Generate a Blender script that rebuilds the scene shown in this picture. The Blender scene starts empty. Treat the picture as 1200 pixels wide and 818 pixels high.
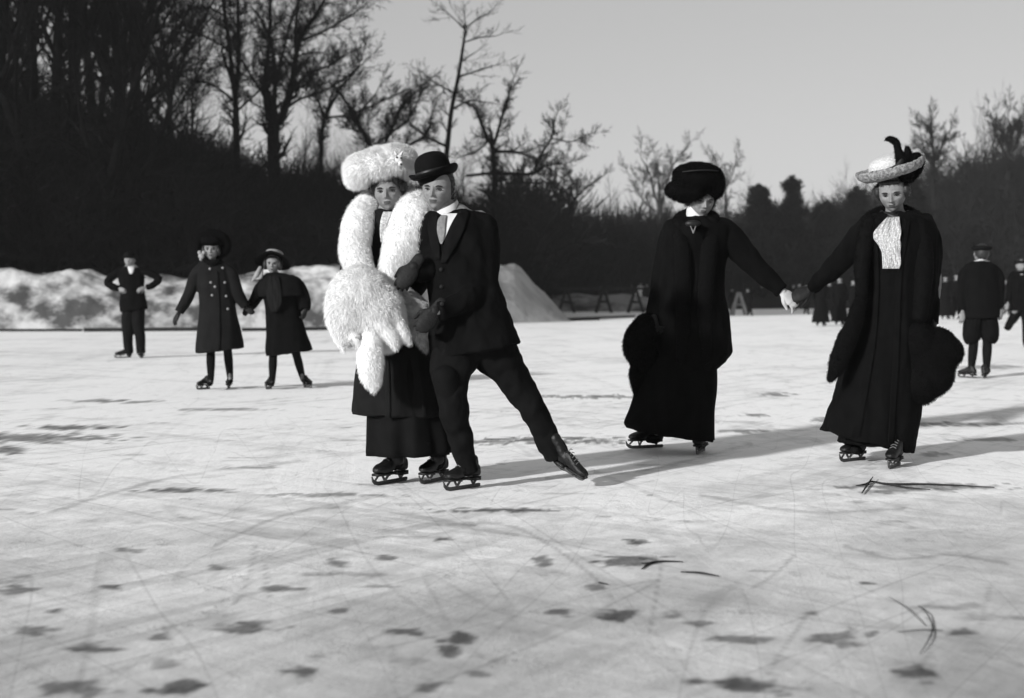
import bpy, math, random
import numpy as np
from mathutils import Vector, Matrix, noise as mn
from mathutils.bvhtree import BVHTree
PI = math.pi
SC = bpy.context.scene
COL = SC.collection
# ------------------------------------------------------------------ camera, light, exposure
F_PX, CX, CY, HZ, CAM_H = 1648.0, 600.0, 409.0, 345.0, 1.0
PITCH = math.atan((CY - HZ) / F_PX)
cam_d = bpy.data.cameras.new('camera')
cam = bpy.data.objects.new('camera', cam_d); COL.objects.link(cam)
cam.location = (0, 0, CAM_H); cam.rotation_euler = (PI/2 - PITCH, 0, 0)
cam_d.sensor_width = 36.0; cam_d.lens = F_PX / 1200.0 * 36.0
cam_d.clip_start = 0.1; cam_d.clip_end = 6000
cam_d.dof.use_dof = True; cam_d.dof.focus_distance = 7.8; cam_d.dof.aperture_fstop = 2.6
SC.camera = cam
SUN_EL = math.radians(19); LIGHT = Vector((0.70, 0.71, -0.997*math.tan(SUN_EL)))
wd = bpy.data.worlds.new('World'); SC.world = wd; wd.use_nodes = True
nt = wd.node_tree; nt.nodes.clear()
sky = nt.nodes.new('ShaderNodeTexSky'); sky.sky_type = 'NISHITA'; sky.sun_disc = False
sky.sun_elevation = SUN_EL; sky.sun_rotation = math.atan2(-0.70, -0.71)
sky.air_density = 1.0; sky.dust_density = 0.9; sky.ozone_density = 1.0
bw = nt.nodes.new('ShaderNodeRGBToBW')          # black and white film: the sky keeps only its brightness
bg = nt.nodes.new('ShaderNodeBackground'); bg.inputs[1].default_value = 0.140
wo = nt.nodes.new('ShaderNodeOutputWorld')
nt.links.new(sky.outputs[0], bw.inputs[0]); pw = nt.nodes.new('ShaderNodeMath'); pw.operation = 'POWER'; pw.inputs[1].default_value = 0.5     # the film's flat response to a bright sky
nt.links.new(bw.outputs[0], pw.inputs[0]); nt.links.new(pw.outputs[0], bg.inputs[0]); nt.links.new(bg.outputs[0], wo.inputs[0])
sun_d = bpy.data.lights.new('sun', 'SUN'); sun_d.energy = 3.3; sun_d.angle = math.radians(2.2); sun_d.color = (1, 1, 1)
sun = bpy.data.objects.new('sun', sun_d); COL.objects.link(sun); sun.location = (-20, -20, 20)
sun.rotation_euler = LIGHT.to_track_quat('-Z', 'Y').to_euler()
SC.view_settings.view_transform = 'Standard'; SC.view_settings.look = 'None'
SC.view_settings.exposure = 0.86; SC.view_settings.gamma = 1.0
SC.view_settings.use_curve_mapping = False

# ------------------------------------------------------------------ from the photograph's pixels to points in the place
def W(px, py, D):
    cx, cy = (px-CX)/F_PX, (CY-py)/F_PX
    c, s = math.cos(PITCH), math.sin(PITCH)
    y = c + cy*s; z = -s + cy*c
    t = D / y
    return np.array((cx*t, D, CAM_H + z*t))
def G(px, py):
    cx, cy = (px-CX)/F_PX, (CY-py)/F_PX
    c, s = math.cos(PITCH), math.sin(PITCH)
    y = c + cy*s; z = -s + cy*c
    t = CAM_H / -z
    return np.array((cx*t, y*t, 0.0))
def to_px(X, Y, Z):
    c, s = math.cos(PITCH), math.sin(PITCH)
    zz = Z - CAM_H
    f = Y*c - zz*s; u = Y*s + zz*c
    f = np.maximum(f, 1e-3)
    return CX + F_PX*X/f, CY - F_PX*u/f

# ------------------------------------------------------------------ meshes
def unit(v):
    v = np.asarray(v, float); return v / (np.linalg.norm(v) + 1e-12)
class Geo:
    def __init__(s): s.V = []; s.Q = []; s.T = []; s.QM = []; s.TM = []; s.n = 0
    def add(s, V, Q=None, T=None, m=0):
        V = np.asarray(V, float).reshape(-1, 3)
        if Q is not None and len(Q):
            Q = np.asarray(Q, int) + s.n; s.Q.append(Q); s.QM.append(np.full(len(Q), m) if np.isscalar(m) else np.asarray(m))
        if T is not None and len(T):
            T = np.asarray(T, int) + s.n; s.T.append(T); s.TM.append(np.full(len(T), m if np.isscalar(m) else 0))
        s.V.append(V); s.n += len(V); return s
    def arr(s):
        V = np.concatenate(s.V) if s.V else np.zeros((0, 3))
        Q = np.concatenate(s.Q) if s.Q else np.zeros((0, 4), int)
        T = np.concatenate(s.T) if s.T else np.zeros((0, 3), int)
        m = np.concatenate(s.QM + s.TM) if (s.QM or s.TM) else np.zeros(0, int)
        return V, Q, T, m
    def join(s, g, m=None):
        V, Q, T, mm = g.arr(); nq = len(Q)
        s.V.append(V)
        if nq: s.Q.append(Q+s.n); s.QM.append(mm[:nq] if m is None else np.full(nq, m))
        if len(T): s.T.append(T+s.n); s.TM.append(mm[nq:] if m is None else np.full(len(T), m))
        s.n += len(V); return s
    def xf(s, M):
        M = np.array(M); s.V = [v @ M[:3, :3].T + M[:3, 3] for v in s.V]; return s
def to_mesh(g, name, smooth=True, off=None):
    V, Q, T, m = g.arr()
    if off is not None: V = V - np.asarray(off)
    me = bpy.data.meshes.new(name)
    me.vertices.add(len(V)); me.vertices.foreach_set('co', V.astype(np.float32).ravel())
    nl = len(Q)*4 + len(T)*3
    me.loops.add(nl); me.loops.foreach_set('vertex_index', np.concatenate((Q.ravel(), T.ravel())).astype(np.int32))
    me.polygons.add(len(Q)+len(T))
    st = np.concatenate((np.arange(len(Q))*4, len(Q)*4 + np.arange(len(T))*3)).astype(np.int32)
    me.polygons.foreach_set('loop_start', st)
    me.polygons.foreach_set('material_index', m.astype(np.int32))
    me.polygons.foreach_set('use_smooth', np.full(len(m), bool(smooth)))
    me.update(calc_edges=True); me.validate()
    return me
def tag(o, label=None, cat=None, group=None, kind=None):
    if label: o['label'] = label
    if cat: o['category'] = cat
    if group: o['group'] = group
    if kind: o['kind'] = kind
    return o
def obj(name, g, mats, parent=None, smooth=True, label=None):
    if not isinstance(mats, (list, tuple)): mats = [mats]
    off = None
    if parent is not None:
        off = np.array(parent.location)
        if parent.parent is not None: off = off + np.array(parent.parent.location)
    me = to_mesh(g, name, smooth, off)
    for mt in mats: me.materials.append(mt)
    o = bpy.data.objects.new(name, me); COL.objects.link(o)
    if parent is not None: o.parent = parent
    if label: o['label'] = label
    return o
def empty(name, loc, label, cat, group=None):
    o = bpy.data.objects.new(name, None); COL.objects.link(o); o.location = Vector([float(v) for v in loc]); o.empty_display_size = 0.1
    return tag(o, label, cat, group)
def grid_q(nr, ns, closed=True):
    r = np.arange(nr-1)[:, None]; c = np.arange(ns if closed else ns-1)[None, :]
    c2 = (c+1) % ns
    return np.stack((r*ns+c, r*ns+c2, (r+1)*ns+c2, (r+1)*ns+c), -1).reshape(-1, 4)
def rings(g, R, cap0=True, cap1=True, m=0):
    nr, ns, _ = R.shape
    V = R.reshape(-1, 3); Q = grid_q(nr, ns); T = []
    extra = []
    k = np.arange(ns); k2 = (k+1) % ns
    if cap0: extra.append(R[0].mean(0)); T.append(np.stack((k2, k, np.full(ns, nr*ns)), -1))
    if cap1: T.append(np.stack((k+(nr-1)*ns, k2+(nr-1)*ns, np.full(ns, nr*ns+len(extra))), -1)); extra.append(R[-1].mean(0))
    if extra: V = np.concatenate((V, np.array(extra)))
    return g.add(V, Q, np.concatenate(T) if T else None, m)
def cr(P, n):
    """Catmull-Rom through the rows of P, n steps per span"""
    P = np.asarray(P, float)
    if n <= 1 or len(P) < 3: return P
    E = np.concatenate((2*P[:1]-P[1:2], P, 2*P[-1:]-P[-2:-1])); out = []
    for i in range(len(P)-1):
        a, b, c, d = E[i:i+4]
        for t in np.arange(n)/n:
            out.append(0.5*((2*b)+(c-a)*t+(2*a-5*b+4*c-d)*t*t+(3*b-3*c+d-a)*t**3))
    out.append(P[-1]); return np.array(out)
def tube(g, pts, rad, ns=12, sub=4, flat=None, cap=True, m=0, cut=False):
    """a round tube through pts with a radius at each; flat=(axis, factor) squashes it"""
    A = np.concatenate((np.asarray(pts, float), np.asarray(rad, float)[:, None]), 1)
    A = cr(A, sub) if sub > 1 else A
    P, r = A[:, :3], np.maximum(A[:, 3], 1e-4)
    if cap:
        t0, t1 = unit(P[0]-P[1]), unit(P[-1]-P[-2])
        k = [(0.985, .17), (0.85, .53), (0.5, .866), (0.2, .98)]
        P = np.concatenate((np.array([P[0]+t0*r[0]*a for a, b in k]), P, np.array([P[-1]+t1*r[-1]*a for a, b in reversed(k)])))
        r = np.concatenate((np.array([r[0]*b for a, b in k]), r, np.array([r[-1]*b for a, b in reversed(k)])))
        if cut: P, r = P[:-4], r[:-4]                # a cuff: cut straight instead of rounded
    T = np.gradient(P, axis=0); T /= np.linalg.norm(T, axis=1)[:, None] + 1e-12
    ref = np.array((0, 1.0, 0)) if abs(T[0][1]) < .8 else np.array((1.0, 0, 0))
    N = []; n = unit(ref - T[0]*ref.dot(T[0]))
    for t in T:
        n = unit(n - t*n.dot(t)); N.append(n)
    N = np.array(N); B = np.cross(T, N)
    a = np.arange(ns)/ns*2*PI
    O = (N[:, None]*np.cos(a)[None, :, None] + B[:, None]*np.sin(a)[None, :, None])*r[:, None, None]
    if flat is not None:
        ax = unit(flat[0]); O = O - (1-flat[1])*(O@ax)[..., None]*ax
    return rings(g, P[:, None]+O, True, True, m)
def blob(g, c, r, ns=20, nr=12, R=None, m=0):
    th = np.linspace(0.12, PI-0.12, nr); a = np.arange(ns)/ns*2*PI
    S = np.stack((np.sin(th)[:, None]*np.cos(a), np.sin(th)[:, None]*np.sin(a), np.cos(th)[:, None]*np.ones(ns)), -1)*np.asarray(r, float)
    if R is not None: S = S @ np.array(R)[:3, :3].T
    return rings(g, S[::-1]+np.asarray(c), m=m)
def box(g, c, s, R=None, m=0):
    x, y, z = np.asarray(s)/2
    V = np.array([(a*x, b*y, d*z) for d in (-1, 1) for b in (-1, 1) for a in (-1, 1)])
    if R is not None: V = V @ np.array(R)[:3, :3].T
    return g.add(V+np.asarray(c), [(0, 2, 3, 1), (4, 5, 7, 6), (0, 1, 5, 4), (2, 6, 7, 3), (0, 4, 6, 2), (1, 3, 7, 5)], m=m)
def bar(g, a, b, w, h, m=0):
    a, b = np.asarray(a, float), np.asarray(b, float); t = unit(b-a)
    up = np.array((0, 0, 1.0)) if abs(t[2]) < .95 else np.array((0, 1.0, 0))
    s = unit(np.cross(t, up)); u = np.cross(s, t)
    R = np.stack((t, s, u), 1)
    return box(g, (a+b)/2, (np.linalg.norm(b-a), w, h), R, m)
def remesh(g, voxel, it=4, fac=.5):
    me = to_mesh(g, 'tmp'); o = bpy.data.objects.new('tmp', me); COL.objects.link(o)
    md = o.modifiers.new('r', 'REMESH'); md.mode = 'VOXEL'; md.voxel_size = voxel; md.adaptivity = 0
    if it:
        ms = o.modifiers.new('s', 'SMOOTH'); ms.iterations = it; ms.factor = fac
    dg = bpy.context.evaluated_depsgraph_get(); ev = o.evaluated_get(dg); em = ev.to_mesh()
    V = np.empty(len(em.vertices)*3, np.float32); em.vertices.foreach_get('co', V)
    L = np.empty(len(em.loops), np.int32); em.loops.foreach_get('vertex_index', L)
    tot = np.empty(len(em.polygons), np.int32); em.polygons.foreach_get('loop_total', tot)
    st = np.empty(len(em.polygons), np.int32); em.polygons.foreach_get('loop_start', st)
    Q = L[st[tot == 4][:, None]+np.arange(4)]; T = L[st[tot == 3][:, None]+np.arange(3)]
    ev.to_mesh_clear(); bpy.data.objects.remove(o); bpy.data.meshes.remove(me)
    return Geo().add(V.reshape(-1, 3), Q, T)
def normals(g):
    V, Q, T, m = g.arr(); N = np.zeros_like(V)
    if len(Q):
        n = np.cross(V[Q[:, 2]]-V[Q[:, 0]], V[Q[:, 3]]-V[Q[:, 1]])
        for k in range(4): np.add.at(N, Q[:, k], n)
    if len(T):
        n = np.cross(V[T[:, 1]]-V[T[:, 0]], V[T[:, 2]]-V[T[:, 0]])
        for k in range(3): np.add.at(N, T[:, k], n)
    return N/(np.linalg.norm(N, axis=1)[:, None]+1e-12)
def folds(g, amp=.008, sx=7., sz=1.6, seed=0., fine=.0):
    """cloth folds: noise stretched along the hang of the cloth, pushed along the normals"""
    V, Q, T, m = g.arr(); N = normals(g); d = np.empty(len(V))
    for i, v in enumerate(V):
        n = mn.noise((v[0]*sx+seed, v[1]*sx, v[2]*sz)) + .5*mn.noise((v[0]*sx*2.3, v[1]*sx*2.3+seed, v[2]*sz*2.3))
        d[i] = amp*n + (fine*mn.noise((v[0]*60, v[1]*60, v[2]*60+seed)) if fine else 0)
    g2 = Geo(); g2.add(V+N*d[:, None], Q, T if len(T) else None); return g2
def fur(g, n, length, width, seed=0, lie=(0, 0, -1), k=.6, jit=.45, m=None, root=-.15, tf=1.0):
    """n hair strands rooted on the surface g, added to it"""
    rng = np.random.default_rng(seed); V, Q, T, mm = g.arr()
    F = Q if len(T) == 0 else np.concatenate((Q, np.concatenate((T, T[:, 2:]), 1)))
    A = np.linalg.norm(np.cross(V[F[:, 2]]-V[F[:, 0]], V[F[:, 3]]-V[F[:, 1]]), axis=1)+1e-9
    fi = rng.choice(len(F), n, p=A/A.sum()); q = F[fi]; u = rng.random((n, 1)); v = rng.random((n, 1))
    p = (V[q[:, 0]]*(1-u)+V[q[:, 1]]*u)*(1-v)+(V[q[:, 3]]*(1-u)+V[q[:, 2]]*u)*v
    nn = np.cross(V[q[:, 2]]-V[q[:, 0]], V[q[:, 3]]-V[q[:, 1]]); nn /= np.linalg.norm(nn, axis=1)[:, None]+1e-12
    # neighbouring strands lie together in tufts
    tuft = np.array([mn.noise_vector(Vector(x)*22) for x in p]) if n < 90000 else 0
    L = length*rng.uniform(.45, 1.15, (n, 1))
    d = nn + np.asarray(lie)*k + rng.normal(0, jit, (n, 3))*.6 + tuft*jit*.9*tf; d /= np.linalg.norm(d, axis=1)[:, None]
    d2 = nn*.3 + np.asarray(lie)*k*1.6 + rng.normal(0, jit, (n, 3))*.6 + tuft*jit*1.3*tf; d2 /= np.linalg.norm(d2, axis=1)[:, None]
    s = np.cross(d, rng.normal(0, 1, (n, 3))); s /= np.linalg.norm(s, axis=1)[:, None]; s = s*width/2
    b = p+nn*root*length; mid = b+d*L*.6; tip = mid+d2*L*.5
    VV = np.stack((b-s, b+s, mid+s*.8, mid-s*.8, tip), 1).reshape(-1, 3)
    i = np.arange(n)[:, None]*5
    mi = 0 if m is None else m
    g.add(VV, i+np.array((0, 1, 2, 3)), i+np.array((3, 2, 4)), mi); return g
def rotm(yaw=0, pitch=0, roll=0):
    """yaw turns to the viewer's right, pitch bows forward, roll leans to the viewer's right (degrees)"""
    return np.array(Matrix.Rotation(math.radians(yaw), 3, 'Z') @ Matrix.Rotation(math.radians(pitch), 3, 'X') @ Matrix.Rotation(math.radians(roll), 3, 'Y'))

# ------------------------------------------------------------------ materials (all greys: the place as black and white film saw it)
def mat(name, v, rough=.8, var=.15, scale=8., bump=0., bscale=None, spec=.3, stretch=(1, 1, 1), sheen=0., detail=6.):
    m = bpy.data.materials.new(name); m.use_nodes = True; t = m.node_tree; n = t.nodes; b = n['Principled BSDF']
    b.inputs['Roughness'].default_value = rough; b.inputs['Specular IOR Level'].default_value = spec
    tc = n.new('ShaderNodeTexCoord'); mp = n.new('ShaderNodeMapping'); mp.inputs['Scale'].default_value = stretch
    no = n.new('ShaderNodeTexNoise'); no.inputs['Scale'].default_value = scale; no.inputs['Detail'].default_value = detail
    t.links.new(tc.outputs['Object'], mp.inputs[0]); t.links.new(mp.outputs[0], no.inputs['Vector'])
    mr = n.new('ShaderNodeMapRange'); mr.inputs[1].default_value = .3; mr.inputs[2].default_value = .7
    mr.inputs[3].default_value = v*(1-var); mr.inputs[4].default_value = v*(1+var)
    t.links.new(no.outputs['Fac'], mr.inputs[0]); t.links.new(mr.outputs[0], b.inputs['Base Color'])
    if bump:
        n2 = n.new('ShaderNodeTexNoise'); n2.inputs['Scale'].default_value = bscale or scale*4; n2.inputs['Detail'].default_value = 5
        t.links.new(mp.outputs[0], n2.inputs['Vector'])
        bp = n.new('ShaderNodeBump'); bp.inputs['Strength'].default_value = bump; bp.inputs['Distance'].default_value = .01
        t.links.new(n2.outputs['Fac'], bp.inputs['Height']); t.links.new(bp.outputs[0], b.inputs['Normal'])
    return m
M = dict(
    skin=mat('skin', .165, .65, .16, 55, .25, 260), lips=mat('lips', .055, .5, .1, 40), undergrowth=mat('dark_twigs', .0045, .95, .3, 2., spec=.05), brow=mat('brow', .012, .8, .2, 80),
    eye_white=mat('eye_white', .20, .3, .03), iris=mat('iris', .03, .2, .1), hair=mat('dark_hair', .018, .5, .4, 60, .3, 150),
    fur_white=mat('white_fur', .75, .95, .05, 14), fur_black=mat('black_fur', .003, .85, .4, 40, spec=.05), fur_grey=mat('grey_fur', .30, .9, .35, 30),
    wool_black=mat('black_wool', .0034, .95, .3, 14, .35, 350, .04), wool_dark=mat('dark_wool', .0055, .95, .22, 12, .4, 320, .05),
    wool_char=mat('charcoal_wool', .0085, .95, .2, 12, .4, 320, .06), suit=mat('suit_cloth', .0036, .92, .25, 10, .35, 300, .05),
    linen=mat('white_linen', .48, .7, .05, 20, .15, 200), lace=mat('white_lace', .42, .85, .5, 110, .8, 160), tie=mat('grey_tie', .13, .6, .25, 60, .2, 200),
    felt=mat('black_felt', .0035, .85, .2, 20, .2, 200, .07), glove=mat('dark_leather', .010, .65, .3, 40, .3, 120, .15), glove_black=mat('black_leather', .005, .7, .3, 40, .3, 120),
    glove_white=mat('white_glove', .38, .7, .08, 40), boot=mat('boot_leather', .006, .5, .4, 30, .3, 90, .25), steel=mat('skate_steel', .05, .5, .4, 60, 0), lace_cord=mat('boot_lace', .12, .8),
    stocking=mat('black_stocking', .005, .9, .2, 40, spec=.05), ruche=mat('ruched_cloth', .20, .9, .6, 70, .8, 120), straw=mat('pale_straw', .46, .85, .25, 90, .7, 140), ribbon=mat('black_ribbon', .008, .5, .3, 20), button=mat('horn_button', .16, .35, .2, 60),
    ribbon_pale=mat('pale_ribbon', .2, .6, .2, 50), wood=mat('weathered_wood', .016, .9, .4, 6, .4, 30), wood_pale=mat('pale_wood', .16, .9, .3, 6, .4, 30),
    bark=mat('dark_bark', .0045, .95, .35, 3, .3, 12, .04), bark_far=mat('far_bark', .013, .95, .3, 1., spec=.06), bark_grey=mat('grey_bark', .03, .95, .3, 2.),  # far bark is paler than near bark: haze painted into its grey
    pine=mat('pine_needles', .006, .9, .4, 3, spec=.05), white_cloth=mat('white_cloth', .6, .8, .1, 20),
)
# ------------------------------------------------------------------ the ice
BLOBS = [(110,760,32,6),(292,735,38,7),(480,741,18,5),(534,748,24,6),(530,765,14,7),(350,788,19,6),(80,806,40,9),(505,804,19,8),(215,806,22,7),(175,809,13,4),(725,720,20,7),
 (783,722,11,4),(658,718,12,4),(695,688,13,4),(635,657,10,5),(398,716,14,4),(560,790,14,4),(870,749,30,4),(980,748,26,9),(880,803,60,8),(1070,790,26,8),(950,718,11,4),(735,658,40,6),
 (20,690,18,5),(125,688,14,3),(40,739,20,6),(190,747,12,4),(65,716,11,3),(820,730,20,3),(1022,742,9,5),(745,635,14,3),(1022,684,10,2),(396,660,16,4),(520,632,10,3),(455,654,12,3),
 (15,513,110,5),(60,514,70,4),(80,501,50,3),(10,528,20,5),(645,516,82,4),(590,598,70,2.5),(560,518,40,3),(1085,571,92,4),(1040,575,30,3),(1130,742,14,5),(155,645,16,3),(260,665,18,3),(330,690,22,3),  # the long ones at far left paint a cast shadow band
 (1150,430,40,2),(885,487,16,2),(962,492,14,2),(905,462,20,2),(1110,497,60,2.2),(1150,515,30,2.5),(1095,532,16,2.5),(870,505,30,2),(700,465,70,2),(260,480,60,2),(130,470,50,2),(380,580,60,2.5),(210,575,60,2.5),(1000,505,12,2)]
CRACKS = [[(775,664),(771,685),(762,740)],[(930,652),(905,675),(880,690)],[(300,640),(290,680),(275,708)],[(310,660),(316,700)],[(1080,712),(1092,735),(1086,770),(1060,800)],[(945,722),(925,750),(900,790)],
 [(990,640),(1050,655),(1110,650),(1180,660)],[(250,640),(330,605),(450,580)],[(640,560),(760,550),(880,520)],[(1160,690),(1150,730)],[(560,610),(620,625),(700,680),(720,720)],[(60,600),(200,560),(350,540)],[(820,580),(940,600),(1060,596)]]
def ice_sheet():
    pys = np.concatenate((np.arange(1400, 860, -12), np.arange(860, 385, -1.7), np.arange(385, 352, -.9)))
    ys = 1648.0/(pys-345.0)
    ys = np.concatenate(([-300., -60, -15, -4, -1, 0.4, .9], ys, [260., 330, 500, 900, 1800, 3500]))
    h = [0]; st = .013
    while h[-1] < 6: h.append(h[-1]+st); st *= 1.0035
    while h[-1] < 3000: h.append(h[-1]+st); st *= 1.12
    h = np.array(h); xs = np.concatenate((-h[:0:-1], h))
    X, Y = np.meshgrid(xs, ys); Z = np.zeros_like(X)
    V = np.stack((X, Y, Z), -1).reshape(-1, 3)
    g = Geo().add(V, grid_q(len(ys), len(xs), False))
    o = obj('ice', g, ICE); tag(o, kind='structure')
    px, py = to_px(V[:, 0], V[:, 1], V[:, 2])
    w = np.zeros(len(V)); near = (V[:, 1] > 2) & (V[:, 1] < 70) & (px > -150) & (px < 1350)
    idx = np.nonzero(near)[0]; qx, qy = px[idx], py[idx]; a = np.zeros(len(idx)); jx = np.empty(len(idx)); jy = np.empty(len(idx)); fn = np.empty(len(idx))
    for k, i in enumerate(idx):
        x, y = V[i, 0], V[i, 1]
        jx[k] = mn.noise((x*9, y*9, 0)) + .5*mn.noise((x*22, y*22, 5)); jy[k] = mn.noise((x*11, y*11, 9)) + .5*mn.noise((x*27, y*27, 5)); fn[k] = mn.noise((x*40, y*30, 3))
    rnd = random.Random(5); bl = [(b, rnd.uniform(.75, 1)) for b in BLOBS]
    for _ in range(260):                       # small scuffs and footprints, laid out on the ice in metres
        x = rnd.uniform(-4.5, 5.5); y = rnd.uniform(3.2, 14)
        a_, b_ = to_px(np.array([x]), np.array([y]), np.array([0.]))
        s = rnd.uniform(.008, .045); el = rnd.uniform(1, 4); bl.append(((a_[0], b_[0], s*1648/y*el, max(.6, s*1648/y/y*1.1)), rnd.uniform(.15, .65)))
    for (bx, by, rx, ry), st in bl:
        d = ((qx-bx)/rx+jx*.95)**2+((qy-by)/ry+jy*.95)**2
        a = np.maximum(a, st*np.clip(1.5-d+fn*.7, 0, 1))
    for c in CRACKS:
        P = cr(np.array(c, float), 6)
        for p, q in zip(P[:-1], P[1:]):
            t = np.clip(((qx-p[0])*(q[0]-p[0])+(qy-p[1])*(q[1]-p[1]))/((q-p)@(q-p)), 0, 1)
            d = np.hypot(qx-p[0]-t*(q[0]-p[0])+jx*1.2, qy-p[1]-t*(q[1]-p[1])+jy*1.2)
            a = np.maximum(a, .40*np.clip(1.3-d/2, 0, 1))
    w[idx] = a
    at = o.data.attributes.new('scuff_and_shade', 'FLOAT', 'POINT'); at.data.foreach_set('value', w.astype(np.float32))
def ice_material():
    m = bpy.data.materials.new('scuffed_ice'); m.use_nodes = True; t = m.node_tree; n = t.nodes; L = t.links; b = n['Principled BSDF']
    tc = n.new('ShaderNodeTexCoord')
    def nz(scale, rot, st, det=5, loc=0, rough=.55, dist=0.):
        m1 = n.new('ShaderNodeMapping'); m1.inputs['Rotation'].default_value = (0, 0, math.radians(rot)); m1.inputs['Location'].default_value = (loc, loc*.7, 0)
        mp = n.new('ShaderNodeMapping'); mp.inputs['Scale'].default_value = st
        x = n.new('ShaderNodeTexNoise'); x.inputs['Scale'].default_value = scale; x.inputs['Detail'].default_value = det; x.inputs['Roughness'].default_value = rough; x.inputs['Distortion'].default_value = dist
        L.new(tc.outputs['Object'], m1.inputs[0]); L.new(m1.outputs[0], mp.inputs[0]); L.new(mp.outputs[0], x.inputs['Vector']); return x.outputs['Fac']
    def mr(x, a, b_, c, d):
        r = n.new('ShaderNodeMapRange'); L.new(x, r.inputs[0])
        for i, v in enumerate((a, b_, c, d)): r.inputs[i+1].default_value = v
        return r.outputs[0]
    def ma(op, a, b_):
        r = n.new('ShaderNodeMath'); r.operation = op
        for i, v in enumerate((a, b_)):
            if isinstance(v, (int, float)): r.inputs[i].default_value = v
            else: L.new(v, r.inputs[i])
        return r.outputs[0]
    def cut(scale, rot, st, loc, w, dark):                     # thin blade cuts: the contour lines of a stretched noise
        d = ma('ABSOLUTE', ma('SUBTRACT', nz(scale, rot, st, 1.2, loc, .4), .5), 0); return mr(d, w*.25, w, dark, 1.0)
    big = mr(nz(.28, 20, (1, .7, 1), 4, 3), .35, .65, .84, 1.05)
    med = mr(nz(1.1, 35, (1, .55, 1), 10, 3, .68, .6), .3, .7, .74, 1.12)
    fine = mr(nz(9, 20, (1, .6, 1), 10, 7, .72), .3, .7, .80, 1.12)
    s1 = mr(nz(1.6, -58, (.12, 3, 1), 7, 2, .6), .50, .68, 1, .78)      # scraped tracks running away from the camera
    s2 = mr(nz(1.4, 38, (.10, 3, 1), 7, 9, .6), .50, .68, 1, .80)
    s3 = mr(nz(1.3, 84, (.10, 2.6, 1), 6, 14, .6), .52, .70, 1, .84)
    s4 = mr(nz(1.5, -20, (.10, 3, 1), 6, 21, .6), .54, .70, 1, 1.16)
    pit = mr(nz(4.2, 0, (1, .8, 1), 6, 33, .65), .60, .74, 1, .62)
    c1 = cut(1.3, 50, (.12, 1.6, 1), 5, .0045, .84); c2 = cut(1.5, -55, (.10, 1.7, 1), 17, .005, .82); c3 = cut(1.1, 76, (.10, 1.8, 1), 27, .004, .86); c4 = cut(1.9, -80, (.12, 1.8, 1), 37, .006, .86)
    v = ma('MULTIPLY', ma('MULTIPLY', ma('MULTIPLY', big, med), ma('MULTIPLY', fine, s1)), ma('MULTIPLY', ma('MULTIPLY', s2, s3), ma('MULTIPLY', s4, pit)))
    v0 = v; v = ma('MULTIPLY', v, ma('MULTIPLY', ma('MULTIPLY', c1, c2), ma('MULTIPLY', c3, c4)))
    at = n.new('ShaderNodeAttribute'); at.attribute_name = 'scuff_and_shade'
    sc = ma('MULTIPLY', at.outputs['Fac'], mr(fine, .86, 1.1, 1., .75))
    col = ma('MULTIPLY', v, ma('SUBTRACT', 1.0, ma('MULTIPLY', sc, .90)))
    sp = n.new('ShaderNodeSeparateXYZ'); L.new(tc.outputs['Object'], sp.inputs[0])      # painted vignette: the ice colour darkens towards the camera
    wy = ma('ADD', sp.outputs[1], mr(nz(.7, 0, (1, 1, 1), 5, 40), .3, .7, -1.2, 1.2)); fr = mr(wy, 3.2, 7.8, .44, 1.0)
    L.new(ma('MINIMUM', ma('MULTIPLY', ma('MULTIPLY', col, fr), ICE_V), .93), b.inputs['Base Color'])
    b.inputs['Roughness'].default_value = .5; b.inputs['Specular IOR Level'].default_value = .25
    bp = n.new('ShaderNodeBump'); bp.inputs['Strength'].default_value = .5; bp.inputs['Distance'].default_value = .02
    L.new(ma('ADD', v0, ma('MULTIPLY', nz(55, 0, (1, 1, 1), 4), .12)), bp.inputs['Height']); L.new(bp.outputs[0], b.inputs['Normal'])
    return m
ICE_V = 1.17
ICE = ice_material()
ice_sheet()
# ------------------------------------------------------------------ shore, banks of shovelled snow, wooded slopes
def snow_mat(name, hi, lo, sc, thr=(.42, .62)):
    m = bpy.data.materials.new(name); m.use_nodes = True; t = m.node_tree; n = t.nodes; L = t.links; b = n['Principled BSDF']
    tc = n.new('ShaderNodeTexCoord'); a = n.new('ShaderNodeTexNoise'); a.inputs['Scale'].default_value = sc; a.inputs['Detail'].default_value = 8; a.inputs['Roughness'].default_value = .62
    L.new(tc.outputs['Object'], a.inputs['Vector'])
    r = n.new('ShaderNodeMapRange'); r.inputs[1].default_value = thr[0]; r.inputs[2].default_value = thr[1]; r.inputs[3].default_value = lo; r.inputs[4].default_value = hi
    L.new(a.outputs['Fac'], r.inputs[0]); L.new(r.outputs[0], b.inputs['Base Color']); b.inputs['Roughness'].default_value = .85; b.inputs['Specular IOR Level'].default_value = .15
    c = n.new('ShaderNodeTexNoise'); c.inputs['Scale'].default_value = sc*5; c.inputs['Detail'].default_value = 6; L.new(tc.outputs['Object'], c.inputs['Vector'])
    bp = n.new('ShaderNodeBump'); bp.inputs['Strength'].default_value = .5; bp.inputs['Distance'].default_value = .05; L.new(c.outputs['Fac'], bp.inputs['Height']); L.new(bp.outputs[0], b.inputs['Normal'])
    return m
M['snow_dirty'] = snow_mat('dirty_snow', .50, .07, 1.0, (.41, .60)); M['snow_pile'] = snow_mat('piled_snow', .36, .22, .9, (.3, .6))
M['litter'] = snow_mat('dark_slope', .014, .006, .25); M['snow_far'] = snow_mat('far_snow', .22, .03, .5, (.42, .58)); M['snow_land'] = snow_mat('trodden_snow', .42, .2, .3)
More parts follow.
